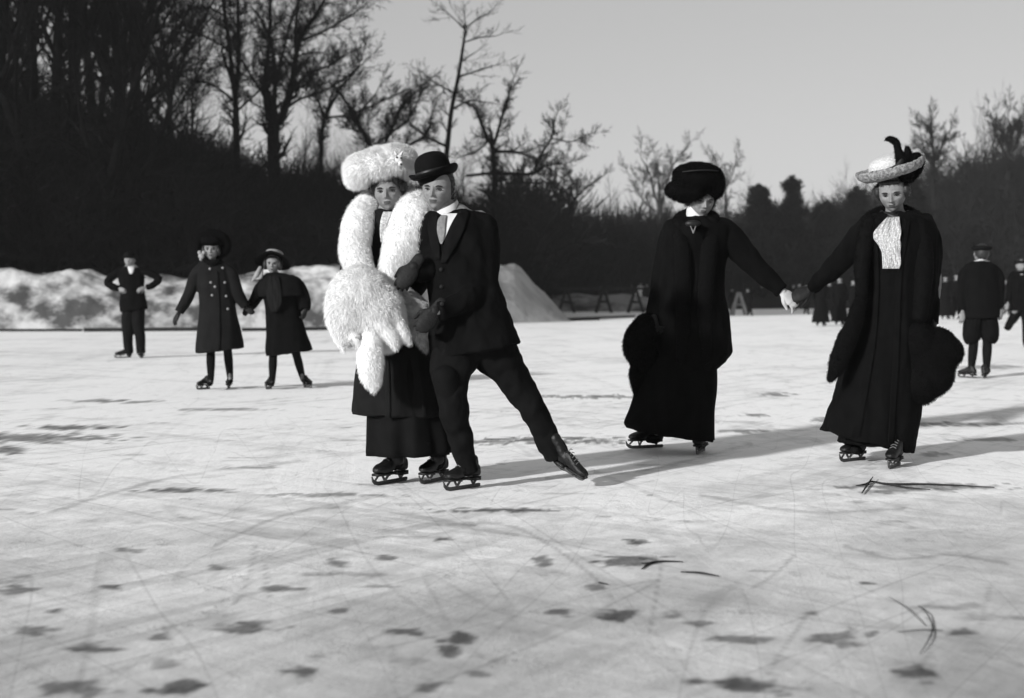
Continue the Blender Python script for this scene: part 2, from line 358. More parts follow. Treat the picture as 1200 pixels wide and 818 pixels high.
def shore_D(px):       # distance of the shore seen in the direction of px
    return np.interp(px, [-600, 0, 200, 400, 560, 630, 650, 760, 900, 1100, 1300, 1900], [34, 38, 39, 41, 47, 56, 84, 87, 95, 100, 96, 80])
def ridge(base, name, label, cat, xs, tops, D0f, depth, mt, seed, kind=None, amp=.35):
    """a heap of snow along the shore: steep towards the ice, lumpy on top"""
    U = np.linspace(xs[0], xs[-1], 420 if xs[-1]-xs[0] > 300 else 170); t = np.concatenate((np.linspace(0, 1, 34), np.linspace(1.05, 2.0, 14)))
    R = np.zeros((len(t), len(U), 3))
    for j, u in enumerate(U):
        D0 = D0f(u); top = np.interp(u, xs, tops); H = max(.02, CAM_H+(HZ-top)/F_PX*(D0+depth*.6))
        for i, s in enumerate(t):
            d = D0+depth*s
            x = (u-CX)/F_PX*(D0+depth*.5)
            pr = (1-(1-min(s, 1))**2.1) if s <= 1 else max(0, 1-(s-1)**1.6)
            e = min(1, s*5)
            n1 = mn.noise((x*.9+seed, d*.9, 0)); n2 = mn.noise((x*2.6, d*2.6, seed)); n3 = mn.noise((x*7, d*7, seed+4))
            z = pr*H*(1+amp*.45*n1) + e*(amp*.17*n2+amp*.07*n3)*min(1, H) - .04*(1-e)
            R[i, j] = (x, d+.35*n1*(1-e)*0, z if s < 1.99 else -.1)
    g = Geo().add(R.reshape(-1, 3), grid_q(len(t), len(U), False))
    o = obj(name, g, mt)
    return tag(o, label, cat, None, kind)
ridge(0, 'snow_bank', None, None, [-500, -60, 0, 90, 120, 150, 215, 250, 290, 330, 372, 400, 440, 500, 540], [300, 314, 317, 319, 324, 327, 327, 322, 319, 317, 312, 306, 303, 318, 388],
      lambda u: shore_D(u)+.3, 3.2, M['snow_dirty'], 3.1, kind='structure')
ridge(0, 'snow_bank', None, None, [440, 470, 520, 560, 585, 603, 612, 628, 640, 662, 672], [350, 325, 312, 309, 309, 311, 317, 333, 344, 368, 379],
      lambda u: 47.5+.035*(u-560), 4.5, M['snow_pile'], 8.4, kind='structure', amp=.22)
ridge(0, 'snow_bank', None, None, [636, 645, 680, 700, 735, 770, 800], [352, 347, 345, 348, 344, 350, 362], lambda u: 81.0, 4, M['snow_far'], 5.5, kind='structure')
# trodden snow beyond the ice behind the barrier, then the slopes
def terrain():
    U = np.concatenate((np.linspace(-700, 0, 30)[:-1], np.linspace(0, 1200, 170), np.linspace(1200, 2000, 30)[1:])); T = np.concatenate((np.linspace(0, 30, 40), np.linspace(34, 140, 40), [250, 500]))
    R = np.zeros((len(T), len(U), 3)); Hc = [(-700, 9), (0, 8.5), (150, 7.5), (300, 6), (460, 5), (560, 4.2), (700, 3.6), (900, 3.6), (1050, 5), (1200, 7), (2000, 9)]
    hx, hy = zip(*Hc)
    for j, u in enumerate(U):
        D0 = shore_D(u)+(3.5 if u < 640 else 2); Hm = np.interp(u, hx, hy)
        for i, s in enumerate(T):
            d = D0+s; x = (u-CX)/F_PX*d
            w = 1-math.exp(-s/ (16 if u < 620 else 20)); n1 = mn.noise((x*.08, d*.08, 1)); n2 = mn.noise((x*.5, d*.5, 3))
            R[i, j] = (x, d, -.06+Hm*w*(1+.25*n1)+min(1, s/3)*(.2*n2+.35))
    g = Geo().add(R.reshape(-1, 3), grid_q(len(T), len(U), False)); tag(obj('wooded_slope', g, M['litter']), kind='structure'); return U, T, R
TU, TT, TR = terrain()
TBV = BVHTree.FromPolygons([tuple(v) for v in TR.reshape(-1, 3)], [tuple(int(k) for k in q) for q in grid_q(len(TT), len(TU), False)])
def ground_z(x, y):
    h = TBV.ray_cast(Vector((x, y, 200)), Vector((0, 0, -1)))
    return h[0].z if h[0] is not None else 0.0
# dark timber edging at the water's edge and planks lying at the end of the bank
def edging(name, a, b, w, h, label, z=0):
    P = [G(a[0]+(b[0]-a[0])*t, a[1]+(b[1]-a[1])*t) for t in np.linspace(0, 1, 9)]; g = Geo()
    for p, q in zip(P[:-1], P[1:]): bar(g, p+np.array((0, 0, h/2+z)), q+np.array((0, 0, h/2+z)), w, h)
    return tag(obj(name, g, M['wood'], smooth=False), label, 'kerb')
edging('timber_edging', (-120, 388.6), (96, 388.3), .12, .07, 'dark timber edging of the snow bank at the left edge of the photo')
edging('timber_edging', (98, 388.8), (236, 387.8), .16, .10, 'dark timber edging behind the man with hands on hips')
edging('timber_edging', (284, 388.2), (420, 386.6), .14, .09, 'dark timber edging behind the two girls')
edging('timber_edging', (560, 379.2), (700, 375.2), .2, .10, 'long dark plank at the foot of the snow heap')
edging('timber_edging', (655, 375), (742, 371.6), .2, .08, 'dark plank lying on the ice in front of the sawhorses')
def sawhorse(xs, feet, rail_y, mt, label, rail=True, spread=9):
    D = 1648/(feet-345.); root = empty('sawhorse_barrier', G(sum(xs)/len(xs), feet), label, 'barrier'); s = D/F_PX
    for x in xs:
        g = Geo(); t = W(x, rail_y+1, D)
        for sg in (-1, 1):
            for dy in (-.35, .35):
                f = G(x+sg*spread, feet); f[1] += dy; bar(g, t+np.array((sg*.04, dy*.2, 0)), f+np.array((0, 0, .005)), .1, .1)
        a = W(x-spread*.55, (rail_y+feet*1.2)/2.2, D); b = W(x+spread*.55, (rail_y+feet*1.2)/2.2, D); bar(g, a, b, .06, .12)
        obj('trestle', g, mt, root, False)
    if rail:
        g = Geo(); bar(g, W(xs[0]-14, rail_y, D), W(xs[-1]+9, rail_y-.5, D), .12, .15); obj('rail', g, mt, root, False)
    return root
sawhorse([664, 707.5, 745], 366.6, 338.5, M['wood'], 'long dark rail on three trestles standing behind the snow heap')
sawhorse([866], 369.5, 342, M['wood_pale'], 'single pale trestle between the two pairs of far skaters', False, 8.5)
# ------------------------------------------------------------------ trees
def batch(g, P, R, ns=4, m=0):
    """many branches at once: P (n,k,3), R (n,k)"""
    P = np.asarray(P, float); R = np.asarray(R, float); n, k, _ = P.shape
    T = np.gradient(P, axis=1); T /= np.linalg.norm(T, axis=2)[..., None]+1e-12
    t0 = T[:, k//2]; ref = np.where(np.abs(t0[:, 2:3]) > .8, np.array((1., 0, 0)), np.array((0, 0, 1.)))[:, None]
    N = ref-T*(ref*T).sum(2)[..., None]; N /= np.linalg.norm(N, axis=2)[..., None]+1e-12; B = np.cross(T, N)
    a = np.arange(ns)/ns*2*PI
    V = P[:, :, None]+(N[:, :, None]*np.cos(a)[:, None]+B[:, :, None]*np.sin(a)[:, None])*R[:, :, None, None]
    q = grid_q(k, ns); Q = (np.arange(n)[:, None, None]*k*ns+q[None]).reshape(-1, 4)
    g.add(V.reshape(-1, 3), Q, m=m)
class Brancher:
    def __init__(s, seed): s.r = random.Random(seed); s.by = {}
    def put(s, P, R): s.by.setdefault(len(P), []).append((P, R))
    def grow(s, p, d, L, r, lev, maxlev, up=.12, wand=.16, kids=(6, 5, 5, 4, 3), ang=(.5, .95), k=None, lift=0):
        rr = s.r; k = k or (7 if lev == 0 else 5 if lev < 3 else 4)
        P = [np.array(p, float)]; d = unit(d); dirs = [d]
        for i in range(k-1):
            d = unit(d+np.array([rr.gauss(0, wand) for _ in range(3)])+np.array((0, 0, up)))
            P.append(P[-1]+d*L/(k-1)); dirs.append(d)
        tip = .45 if lev < maxlev else .3
        R = [r*(1-(1-tip)*i/(k-1)) for i in range(k)]
        s.put(P, R)
        if lev >= maxlev: return
        nk = kids[min(lev, len(kids)-1)]
        for j in range(nk):
            t = (lift if lev == 0 else .18)+(1-(lift if lev == 0 else .18))*(j+rr.random())/nk; t = min(t, .98); f = t*(k-1); i = int(f)
            q = P[i]+(P[min(i+1, k-1)]-P[i])*(f-i); dd = dirs[min(i+1, k-1)]
            s.side(q, dd, L*(1-.45*t)*rr.uniform(.5, .78), R[i]*rr.uniform(.45, .68), lev+1, maxlev, up, wand, kids, ang)
        s.grow(P[-1], dirs[-1], L*.55, R[-1]*.95, lev+1, maxlev, up, wand, kids, ang)
    def side(s, q, dd, L, r, lev, maxlev, up, wand, kids, ang):
        rr = s.r; a = rr.uniform(*ang); v = unit(np.cross(dd, np.array([rr.gauss(0, 1) for _ in range(3)])))
        s.grow(q, dd*math.cos(a)+v*math.sin(a), L, max(r, .004), lev, maxlev, up, wand, kids, ang)
    def geo(s, rmin=.006):
        g = Geo()
        for k, b in s.by.items():
            P = np.array([x[0] for x in b]); R = np.maximum(np.array([x[1] for x in b]), rmin)
            big = R[:, 0] > .05
            if big.any(): batch(g, P[big], R[big], 8)
            if (~big).any(): batch(g, P[~big], R[~big], 3)
        return g
def split_tree(b, root_limit=.07):
    """thick wood as the trunk, thin wood as the crown"""
    t, c = Geo(), Geo()
    for k, x in b.by.items():
        P = np.array([y[0] for y in x]); R = np.maximum(np.array([y[1] for y in x]), .007); big = R[:, 0] > root_limit
        if big.any(): batch(t, P[big], R[big], 8)
        if (~big).any(): batch(c, P[~big], R[~big], 3)
    return t, c
def place_tree(protos, i, x, y, sc, rz, label, group, name, kinds=('trunk', 'crown')):
    z = ground_z(x, y)
    if i not in protos['used']: root = protos['t'][i]; protos['used'].add(i)
    else:
        src = protos['t'][i]; root = src.copy(); COL.objects.link(root)
        for ch in src.children:
            c = ch.copy(); COL.objects.link(c); c.parent = root
    root.location = (x, y, z-.15); root.rotation_euler = (0, 0, rz); root.scale = (sc, sc, sc*random.uniform(.92, 1.1)); tag(root, label, 'tree', group); return root
def make_protos(specs, name, mt):
    out = dict(t=[], used=set())
    for sp in specs:
        seed, H, r, ml, up, kids, ang, lift, wand = sp
        b = Brancher(seed); b.grow((0, 0, 0), (0, 0, 1), H*.62, r, 0, ml, up, wand, kids, ang, lift=lift)
        t, c = split_tree(b, r*.33); root = empty(name, (0, 0, 0), 'bare tree', 'tree'); obj('trunk', t, mt, root); obj('crown', c, mt, root); out['t'].append(root)
    return out
random.seed(11)
LP = make_protos([(1, 17, .22, 4, .10, (9, 6, 5, 3), (.45, .9), .3, .07), (2, 19, .17, 4, .12, (10, 6, 5, 3), (.4, .85), .35, .06), (3, 14, .18, 4, .08, (9, 7, 5, 3), (.5, 1.1), .2, .1),
                  (4, 21, .24, 4, .12, (9, 6, 6, 3), (.35, .8), .4, .05)], 'bare_tree', M['bark'])
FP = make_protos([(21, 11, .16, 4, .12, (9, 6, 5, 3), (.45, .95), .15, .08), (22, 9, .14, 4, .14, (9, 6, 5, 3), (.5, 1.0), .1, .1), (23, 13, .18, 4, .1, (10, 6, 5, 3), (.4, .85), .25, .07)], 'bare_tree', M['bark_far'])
def tree_label(x, D, base, i):
    return base
# dense dark wood on the left; its trees stand one behind another and nothing in the photo tells most of them apart
trk = [(8, 44, 1.0), (30, 47, .95), (52, 44, 1.1), (72, 49, 1), (92, 46, 1.05), (104, 52, 1), (122, 43.5, 1.05), (140, 50, .95), (160, 55, .9), (176, 52, .8), (190, 58, .72), (206, 60, .6), (226, 64, .5), (18, 55, 1.1), (64, 58, 1.1), (112, 60, 1.0), (150, 62, .85),
       (-30, 45, 1.1), (-70, 50, 1.1), (-110, 46, 1), (40, 66, 1.1), (88, 68, 1.1), (132, 70, .95), (-10, 62, 1.1)]
ORD = ['first', 'second', 'third', 'fourth', 'fifth', 'sixth', 'seventh', 'eighth', 'ninth', 'tenth']
for k, (px, D, sc) in enumerate(trk):
    x = (px-CX)/F_PX*D
    front = sorted(q[0] for q in trk if q[1] < 53 and 0 < q[0] < 170)
    lab = 'bare tree with dense dark twigs deep in the black wood at the left' if px not in front or D >= 53 else ORD[front.index(px)]+' front trunk from the left edge in the black wood, under dense twigs'
    place_tree(LP, k % 4, x, D, sc, random.uniform(0, 6.28), lab, 'bare trees of the dark left wood', 'bare_tree')
mid = [(262, 58, .62), (300, 60, .6), (338, 62, .62), (372, 58, .58), (405, 60, .6), (432, 62, .58), (455, 60, .60), (478, 66, .66), (505, 62, .58), (545, 64, .6), (572, 62, .56), (598, 68, .6), (620, 74, .58), (644, 78, .62), (668, 84, .6), (690, 90, .6), (388, 70, .75), (352, 72, .7), (420, 74, .8), (470, 78, .8), (532, 80, .8), (590, 84, .72)]
for k, (px, D, sc) in enumerate(mid):
    D0_ = D; D = max(D, shore_D(px)+6); sc *= D/D0_
    x = (px-CX)/F_PX*D
    place_tree(FP if k % 2 else LP, k % 3, x, D, sc*(.52 if k % 2 else .30)*(1.3 if px > 480 else 1), random.uniform(0, 6.28), 'low bare tree in the tangle of brush behind the girls and the couple', 'low bare trees behind the couple', 'bare_tree')
rt = []
rg = random.Random(4)
for k in range(58):
    px = 690+k*9.6+rg.uniform(-4, 4); rt.append((px, rg.uniform(108, 130), float(np.interp(px, [690, 860, 940, 1040, 1090, 1130, 1200, 1260], [.50, .47, .48, .52, .62, .74, .86, .95]))))
for k, (px, D, sc) in enumerate(rt):
    x = (px-CX)/F_PX*D
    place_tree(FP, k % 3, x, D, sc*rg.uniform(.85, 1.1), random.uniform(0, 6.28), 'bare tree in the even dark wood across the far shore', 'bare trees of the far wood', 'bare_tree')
# trees that stand out against the sky, limbs traced and carried into depth
def hero(limbs, D, label, mt, seed, lev=3, name='bare_tree', tw=(7, 5, 4), twl=1.0, up=.06, rmin=.0065, ang=(.45, 1.0)):
    D = max(D, shore_D(limbs[0][0][0])+7)
    rr = random.Random(seed); b = Brancher(seed); tr, cn = Geo(), Geo(); s = D/F_PX
    x0 = W(limbs[0][0][0], limbs[0][0][1], D); base = np.array((x0[0], D, ground_z(x0[0], D)))
    root = empty(name, base, label, 'tree')
    for li, L in enumerate(limbs):
        P = [W(q[0], q[1], D+(q[3] if len(q) > 3 else 0)) for q in L]; R = [q[2]*s for q in L]
        if li == 0: P = [base-np.array((0, 0, .3))]+P; R = [R[0]*1.25]+R
        tube(tr, P, R, 8, 4, cap=False)
        A = cr(np.concatenate((np.array(P), np.array(R)[:, None]), 1), 6); n = len(A); tot = np.linalg.norm(np.diff(A[:, :3], axis=0), axis=1).sum()
        cnt = int(tw[0]*tot/1.7) if li else int(tw[0]*tot/4)
        for j in range(cnt):
            i = int(n*(.12 if li else .5)+(n*(.88 if li else .5)-2)*(j+rr.random())/cnt); i = min(i, n-2)
            d = unit(A[i+1, :3]-A[i, :3]); a = rr.uniform(*ang); v = unit(np.cross(d, np.array([rr.gauss(0, 1), rr.gauss(0, .7), rr.gauss(0, 1)])))
            b.grow(A[i, :3], d*math.cos(a)+v*math.sin(a), twl*rr.uniform(.5, 1.3)*(1-.45*i/n), max(A[i, 3]*.45, .012), 1, 1+lev, up, .17, (0, tw[1], tw[2], 3), ang)
        d = unit(A[-1, :3]-A[-2, :3]); b.grow(A[-1, :3], d, twl*.9, A[-1, 3], 1, 1+lev, up, .15, (0, tw[1], tw[2], 3), ang)
    g = b.geo(rmin); obj('trunk', tr, mt, root); obj('crown', g, mt, root); return root
D1 = 52
hero([[(279, 330, 5), (278, 250, 4.6), (277, 170, 4.2), (276, 120, 3.6), (273, 95, 3)], [(274, 100, 2.8), (268, 50, 2.4), (262, 5, 2), (258, -40, 1.6)], [(277, 110, 3), (280, 60, 2.6), (279, 20, 2.2), (278, -40, 1.8)],
      [(274, 118, 1.6), (250, 100, 1.4, 1), (222, 92, 1.1, 1.5), (195, 78, .8, 2)], [(270, 60, 1.3), (245, 45, 1.2, -1), (215, 36, 1, -1), (196, 52, .7)], [(278, 130, 1.5), (300, 110, 1.2), (318, 96, .9, 1)], [(266, 20, 1.4), (240, 8, 1), (205, 15, .8)]],
     D1, 'tall bare tree forking low into two upright stems, left of the spreading one', M['bark'], 31, 3, tw=(7, 5, 4), twl=1.0)
hero([[(322, 330, 8), (321, 220, 7.6), (320, 160, 7), (322, 140, 6)], [(318, 148, 3.6), (311, 118, 3.2), (312, 80, 2.6), (316, 40, 2.1), (317, -30, 1.5)], [(321, 142, 3), (322, 95, 2.7), (318, 50, 2, 1), (306, 22, 1.6)],
      [(328, 146, 4.4), (338, 115, 4), (345, 80, 3.4), (352, 45, 2.6), (372, 15, 2, -1), (390, -20, 1.5)], [(340, 108, 2.2), (362, 86, 1.9, 1), (388, 76, 1.4, 1), (408, 62, 1)], [(347, 72, 2), (346, 40, 1.7), (350, 0, 1.4)],
      [(352, 48, 1.7), (376, 38, 1.4), (398, 26, 1.1), (420, 12, .8)], [(322, 110, 1.7), (332, 60, 1.5), (342, 22, 1.2), (356, -10, 1)], [(314, 118, 1.8), (298, 95, 1.5), (284, 72, 1.1), (272, 60, .8)], [(334, 128, 1.8), (352, 116, 1.5), (384, 104, 1.1), (415, 84, .8)]],
     54, 'big bare tree spreading like a fan above the two girls', M['bark'], 37, 3, tw=(8, 5, 4), twl=1.1)
hero([[(378, 330, 3), (376, 200, 2.6), (378, 150, 2.4), (384, 130, 2)], [(384, 132, 1.7), (398, 105, 1.4), (415, 85, 1.1), (424, 68, .8)], [(382, 138, 1.5), (410, 134, 1.2), (440, 122, 1.1), (470, 108, .8)], [(384, 140, 1.4), (372, 118, 1), (368, 100, .8)]],
     58, 'small leaning bare tree just right of the fan shaped one', M['bark'], 41, 3, tw=(8, 5, 4), twl=.9)
hero([[(446, 330, 3.2), (440, 220, 3), (432, 170, 2.6), (408, 122, 2, 1)], [(440, 190, 2), (460, 150, 1.8), (470, 125, 1.5), (484, 112, 1)], [(436, 172, 1.8), (455, 158, 1.5), (478, 140, 1.2), (490, 118, .9)], [(430, 160, 1.4), (418, 140, 1.1), (440, 110, .8)], [(445, 200, 2), (470, 175, 1.6), (498, 160, 1.2), (505, 140, .8)]],
     56, 'tangled bare tree directly above the white fur hat', M['bark'], 43, 3, tw=(9, 6, 4), twl=1.0)
hero([[(517, 330, 4), (519, 250, 3.8), (521, 200, 3.4), (524, 175, 3), (529, 130, 2.6), (537, 90, 2.1), (544, 45, 1.5), (545, 28, 1)], [(538, 90, 1.2), (556, 84, 1), (575, 78, .7)], [(534, 110, 1.2), (512, 98, .9), (498, 88, .6)], [(543, 50, .9), (562, 44, .8), (582, 42, .5)],
      [(544, 34, .8), (530, 20, .6), (516, 8, .5)], [(546, 32, .8), (558, 24, .6), (572, 16, .5)], [(524, 172, 1.8), (500, 160, 1.5), (480, 145, 1.1)], [(530, 128, 1.2), (550, 118, 1, 1), (570, 120, .7)], [(540, 72, .8), (556, 62, .6)]],
     56, 'slender leaning bare tree rising highest behind the bowler hat', M['bark'], 47, 2, tw=(6, 4, 3), twl=.75)
hero([[(581, 330, 4), (580, 240, 3.6), (579, 200, 3.2), (577, 170, 2.8)], [(577, 172, 2.2), (566, 150, 2), (556, 126, 1.5), (538, 118, 1)], [(579, 170, 2), (586, 145, 1.7), (594, 118, 1.3), (600, 96, .8)], [(580, 178, 2), (602, 178, 1.7), (622, 184, 1.4, .6), (648, 200, 1.0, .6)],
      [(626, 200, 1.7), (636, 178, 1.6), (646, 162, 1.2), (650, 140, .9)], [(546, 206, 1.6), (580, 203, 2.0), (606, 204, 2.1), (626, 203, 1.9), (640, 194, 1.2), (662, 192, .8)], [(646, 162, 1), (668, 166, .8), (684, 160, .5)], [(577, 160, 1.2), (560, 176, 1), (540, 184, .7)]],
     62, 'bare tree with crooked wide limbs behind the bowler hatted man', M['bark'], 53, 3, tw=(8, 5, 4), twl=.8, ang=(.5, 1.2))
hero([[(668, 335, 2.6), (668, 280, 2.4), (668, 240, 2)], [(668, 244, 1.5), (655, 222, 1.2), (640, 208, .8)], [(669, 240, 1.5), (684, 222, 1.2), (704, 208, .9)], [(668, 236, 1.2), (670, 214, 1), (664, 196, .7)]],
     74, 'small round bare tree at the right end of the near trees', M['bark'], 59, 3, tw=(9, 5, 4), twl=.8)
hero([[(776, 340, 2.2), (775, 280, 2.1), (774, 248, 1.9), (773, 235, 1.6)], [(774, 246, 1.3), (766, 225, 1.1), (762, 205, .9), (752, 186, .6)], [(775, 240, 1.3), (782, 215, 1.1), (788, 195, .9), (800, 180, .6)], [(774, 236, 1), (771, 215, .8), (770, 190, .6)], [(773, 250, .9), (755, 236, .7), (742, 212, .5)]],
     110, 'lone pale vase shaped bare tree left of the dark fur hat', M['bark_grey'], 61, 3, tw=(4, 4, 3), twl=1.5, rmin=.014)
hero([[(852, 340, 1.6), (851, 260, 1.5), (850, 225, 1.2)], [(850, 226, .9), (842, 206, .7), (836, 192, .5)], [(850, 224, .9), (858, 205, .7), (862, 190, .5)]],
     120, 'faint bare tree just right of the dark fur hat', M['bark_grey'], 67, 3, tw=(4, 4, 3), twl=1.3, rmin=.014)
hero([[(1096, 340, 3), (1095, 240, 2.7), (1094, 200, 2.2), (1094, 180, 1.7)], [(1094, 196, 1.3), (1084, 178, 1), (1080, 160, .7)], [(1094, 188, 1.2), (1104, 172, 1), (1110, 158, .7)], [(1094, 182, 1), (1093, 162, .8), (1092, 148, .5)]],
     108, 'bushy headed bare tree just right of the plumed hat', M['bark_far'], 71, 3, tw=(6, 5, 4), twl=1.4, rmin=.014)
hero([[(1180, 340, 3.4), (1180, 230, 3), (1182, 180, 2.4)], [(1181, 186, 1.6), (1170, 165, 1.2), (1164, 148, .8)], [(1182, 180, 1.6), (1192, 165, 1.2), (1198, 145, .8)], [(1182, 178, 1.2), (1184, 160, .9), (1182, 140, .6)]],
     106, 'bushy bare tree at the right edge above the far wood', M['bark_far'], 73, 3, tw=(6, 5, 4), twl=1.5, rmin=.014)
# pines of the far shore
def pine(px, top, D, half, label, seed, bare=0., leanpx=0):
    rr = random.Random(seed); s = D/F_PX; b0 = W(px, 300, D); z0 = ground_z(b0[0], D); base = np.array((b0[0], D, z0)); tp = W(px+leanpx, top, D); H = tp[2]-z0
    root = empty('pine_tree', base, label, 'tree'); tr = Geo(); tube(tr, [base-np.array((0, 0, .2)), base*.5+tp*.5, tp], [.28, .18, .05], 8, 3); cr_ = Geo()
    nl = 15; V = []; 
    for i in range(nl*7):
        f = .12+.86*rr.random()**.9; c = base+(tp-base)*f; Wd = half*s*2.3*(1.03-f)
        for j in range(1):
            if rr.random() < bare or rr.random() < .12: continue
            a = rr.uniform(0, 2*PI); L = Wd*rr.uniform(.35, 1.35); d = np.array((math.cos(a), math.sin(a), rr.uniform(-.15, .55)))
            tube(tr, [c, c+d*L*.6, c+d*L], [.05, .03, .015], 4, 1, cap=False)
            n = int(280*rr.uniform(.7, 1.2)); t = np.array([rr.uniform(.1, 1.0) for _ in range(n)])
            q = c+d*L*t[:, None]+np.random.default_rng(rr.randrange(9999)).normal(0, 1, (n, 3))*np.array((.24, .24, .12))
            V.append(q)
    for k in range(9):                                        # the leader at the tip
        f = .86+.15*k/8; V.append(base+(tp-base)*f+np.random.default_rng(seed+k).normal(0, 1, (60, 3))*np.array((.5, .5, .25))*(1.06-f)*1.6)
    q = np.concatenate(V); n = len(q); rg = np.random.default_rng(seed); d = rg.normal(0, 1, (n, 3)); d[:, 2] = abs(d[:, 2])*.6; d /= np.linalg.norm(d, axis=1)[:, None]; w = np.cross(d, rg.normal(0, 1, (n, 3))); w /= np.linalg.norm(w, axis=1)[:, None]
    X = np.stack((q-w*.05, q+w*.05, q+d*.3), 1).reshape(-1, 3); cr_.add(X, None, np.arange(n*3).reshape(-1, 3))
    obj('trunk', tr, M['bark_far'], root); obj('crown', cr_, M['pine'], root, False)
pine(889, 219, 104, 24, 'broad dark pine with a dense rounded top left of the ragged one', 81, .0)
pine(934, 209, 102, 15, 'ragged pine with gaps and a tip leaning left in the far wood', 82, .35, -6)
pine(904, 245, 108, 22, 'low dark pine crowding under the broad and the ragged pines', 83)
pine(968, 240, 104, 24, 'rounded pine between the ragged pine and the plumed hat', 84)
pine(1003, 222, 100, 24, 'dark pine partly hidden by the left brim of the plumed hat', 85, .1)
pine(1070, 205, 98, 22, 'dark pine behind the right brim of the plumed hat', 86, .1)
# the tangle of undergrowth under the trees and the mass of wood beyond it
def thicket(name, n, ulo, uhi, dlo, dhi, hfun, mt, seed, rmin):
    rg = np.random.default_rng(seed); rr = random.Random(seed); P = []; R = []
    for i in range(n):
        u = rr.uniform(ulo, uhi); D = shore_D(u)+rr.uniform(dlo, dhi); x = (u-CX)/F_PX*D; z = ground_z(x, D)-.1
        h = hfun(u, D)*rr.uniform(.35, 1.1); p = np.array((x, D, z)); a = rr.uniform(0, 6.28); l = rr.uniform(.0, .5); d = unit((math.cos(a)*l, math.sin(a)*l, 1)); q = [p]
        for k in range(3):
            d = unit(d+rg.normal(0, .22, 3)); q.append(q[-1]+d*h/3)
        P.append(q); R.append([rmin*1.8*rr.uniform(.7, 1.5), rmin*1.4, rmin*1.1, rmin*.6])
        for k in range(5):
            j = rr.randint(1, 2); st = q[j]+(q[j+1]-q[j])*rr.random(); d2 = unit(d+rg.normal(0, .6, 3)); q2 = [st]
            for _ in range(3): d2 = unit(d2+rg.normal(0, .25, 3)); q2.append(q2[-1]+d2*h*.13)
            P.append(q2); R.append([rmin, rmin*.8, rmin*.7, rmin*.5])
    g = Geo(); batch(g, P, R, 3); return tag(obj(name, g, mt), None, None, None, 'stuff')
o = thicket('undergrowth', 13000, -150, 700, 4, 24, lambda u, D: float(np.interp(u, [-150, 240, 300, 480, 560, 700], [5.5, 3.2, 2.4, 2.6, 2.4, 2.2])), M['undergrowth'], 5, .022); tag(o, 'dark tangle of undergrowth under the trees behind the snow bank', 'undergrowth')
o = thicket('far_thicket', 9000, 600, 1320, 6, 60, lambda u, D: float(np.interp(u, [600, 860, 960, 1040, 1100, 1200, 1300], [4.6, 4.6, 5.0, 6.0, 7.5, 8.5, 9.5])), M['bark_far'], 6, .05); tag(o, 'far dark mass of brush and young wood along the opposite shore', 'wood')
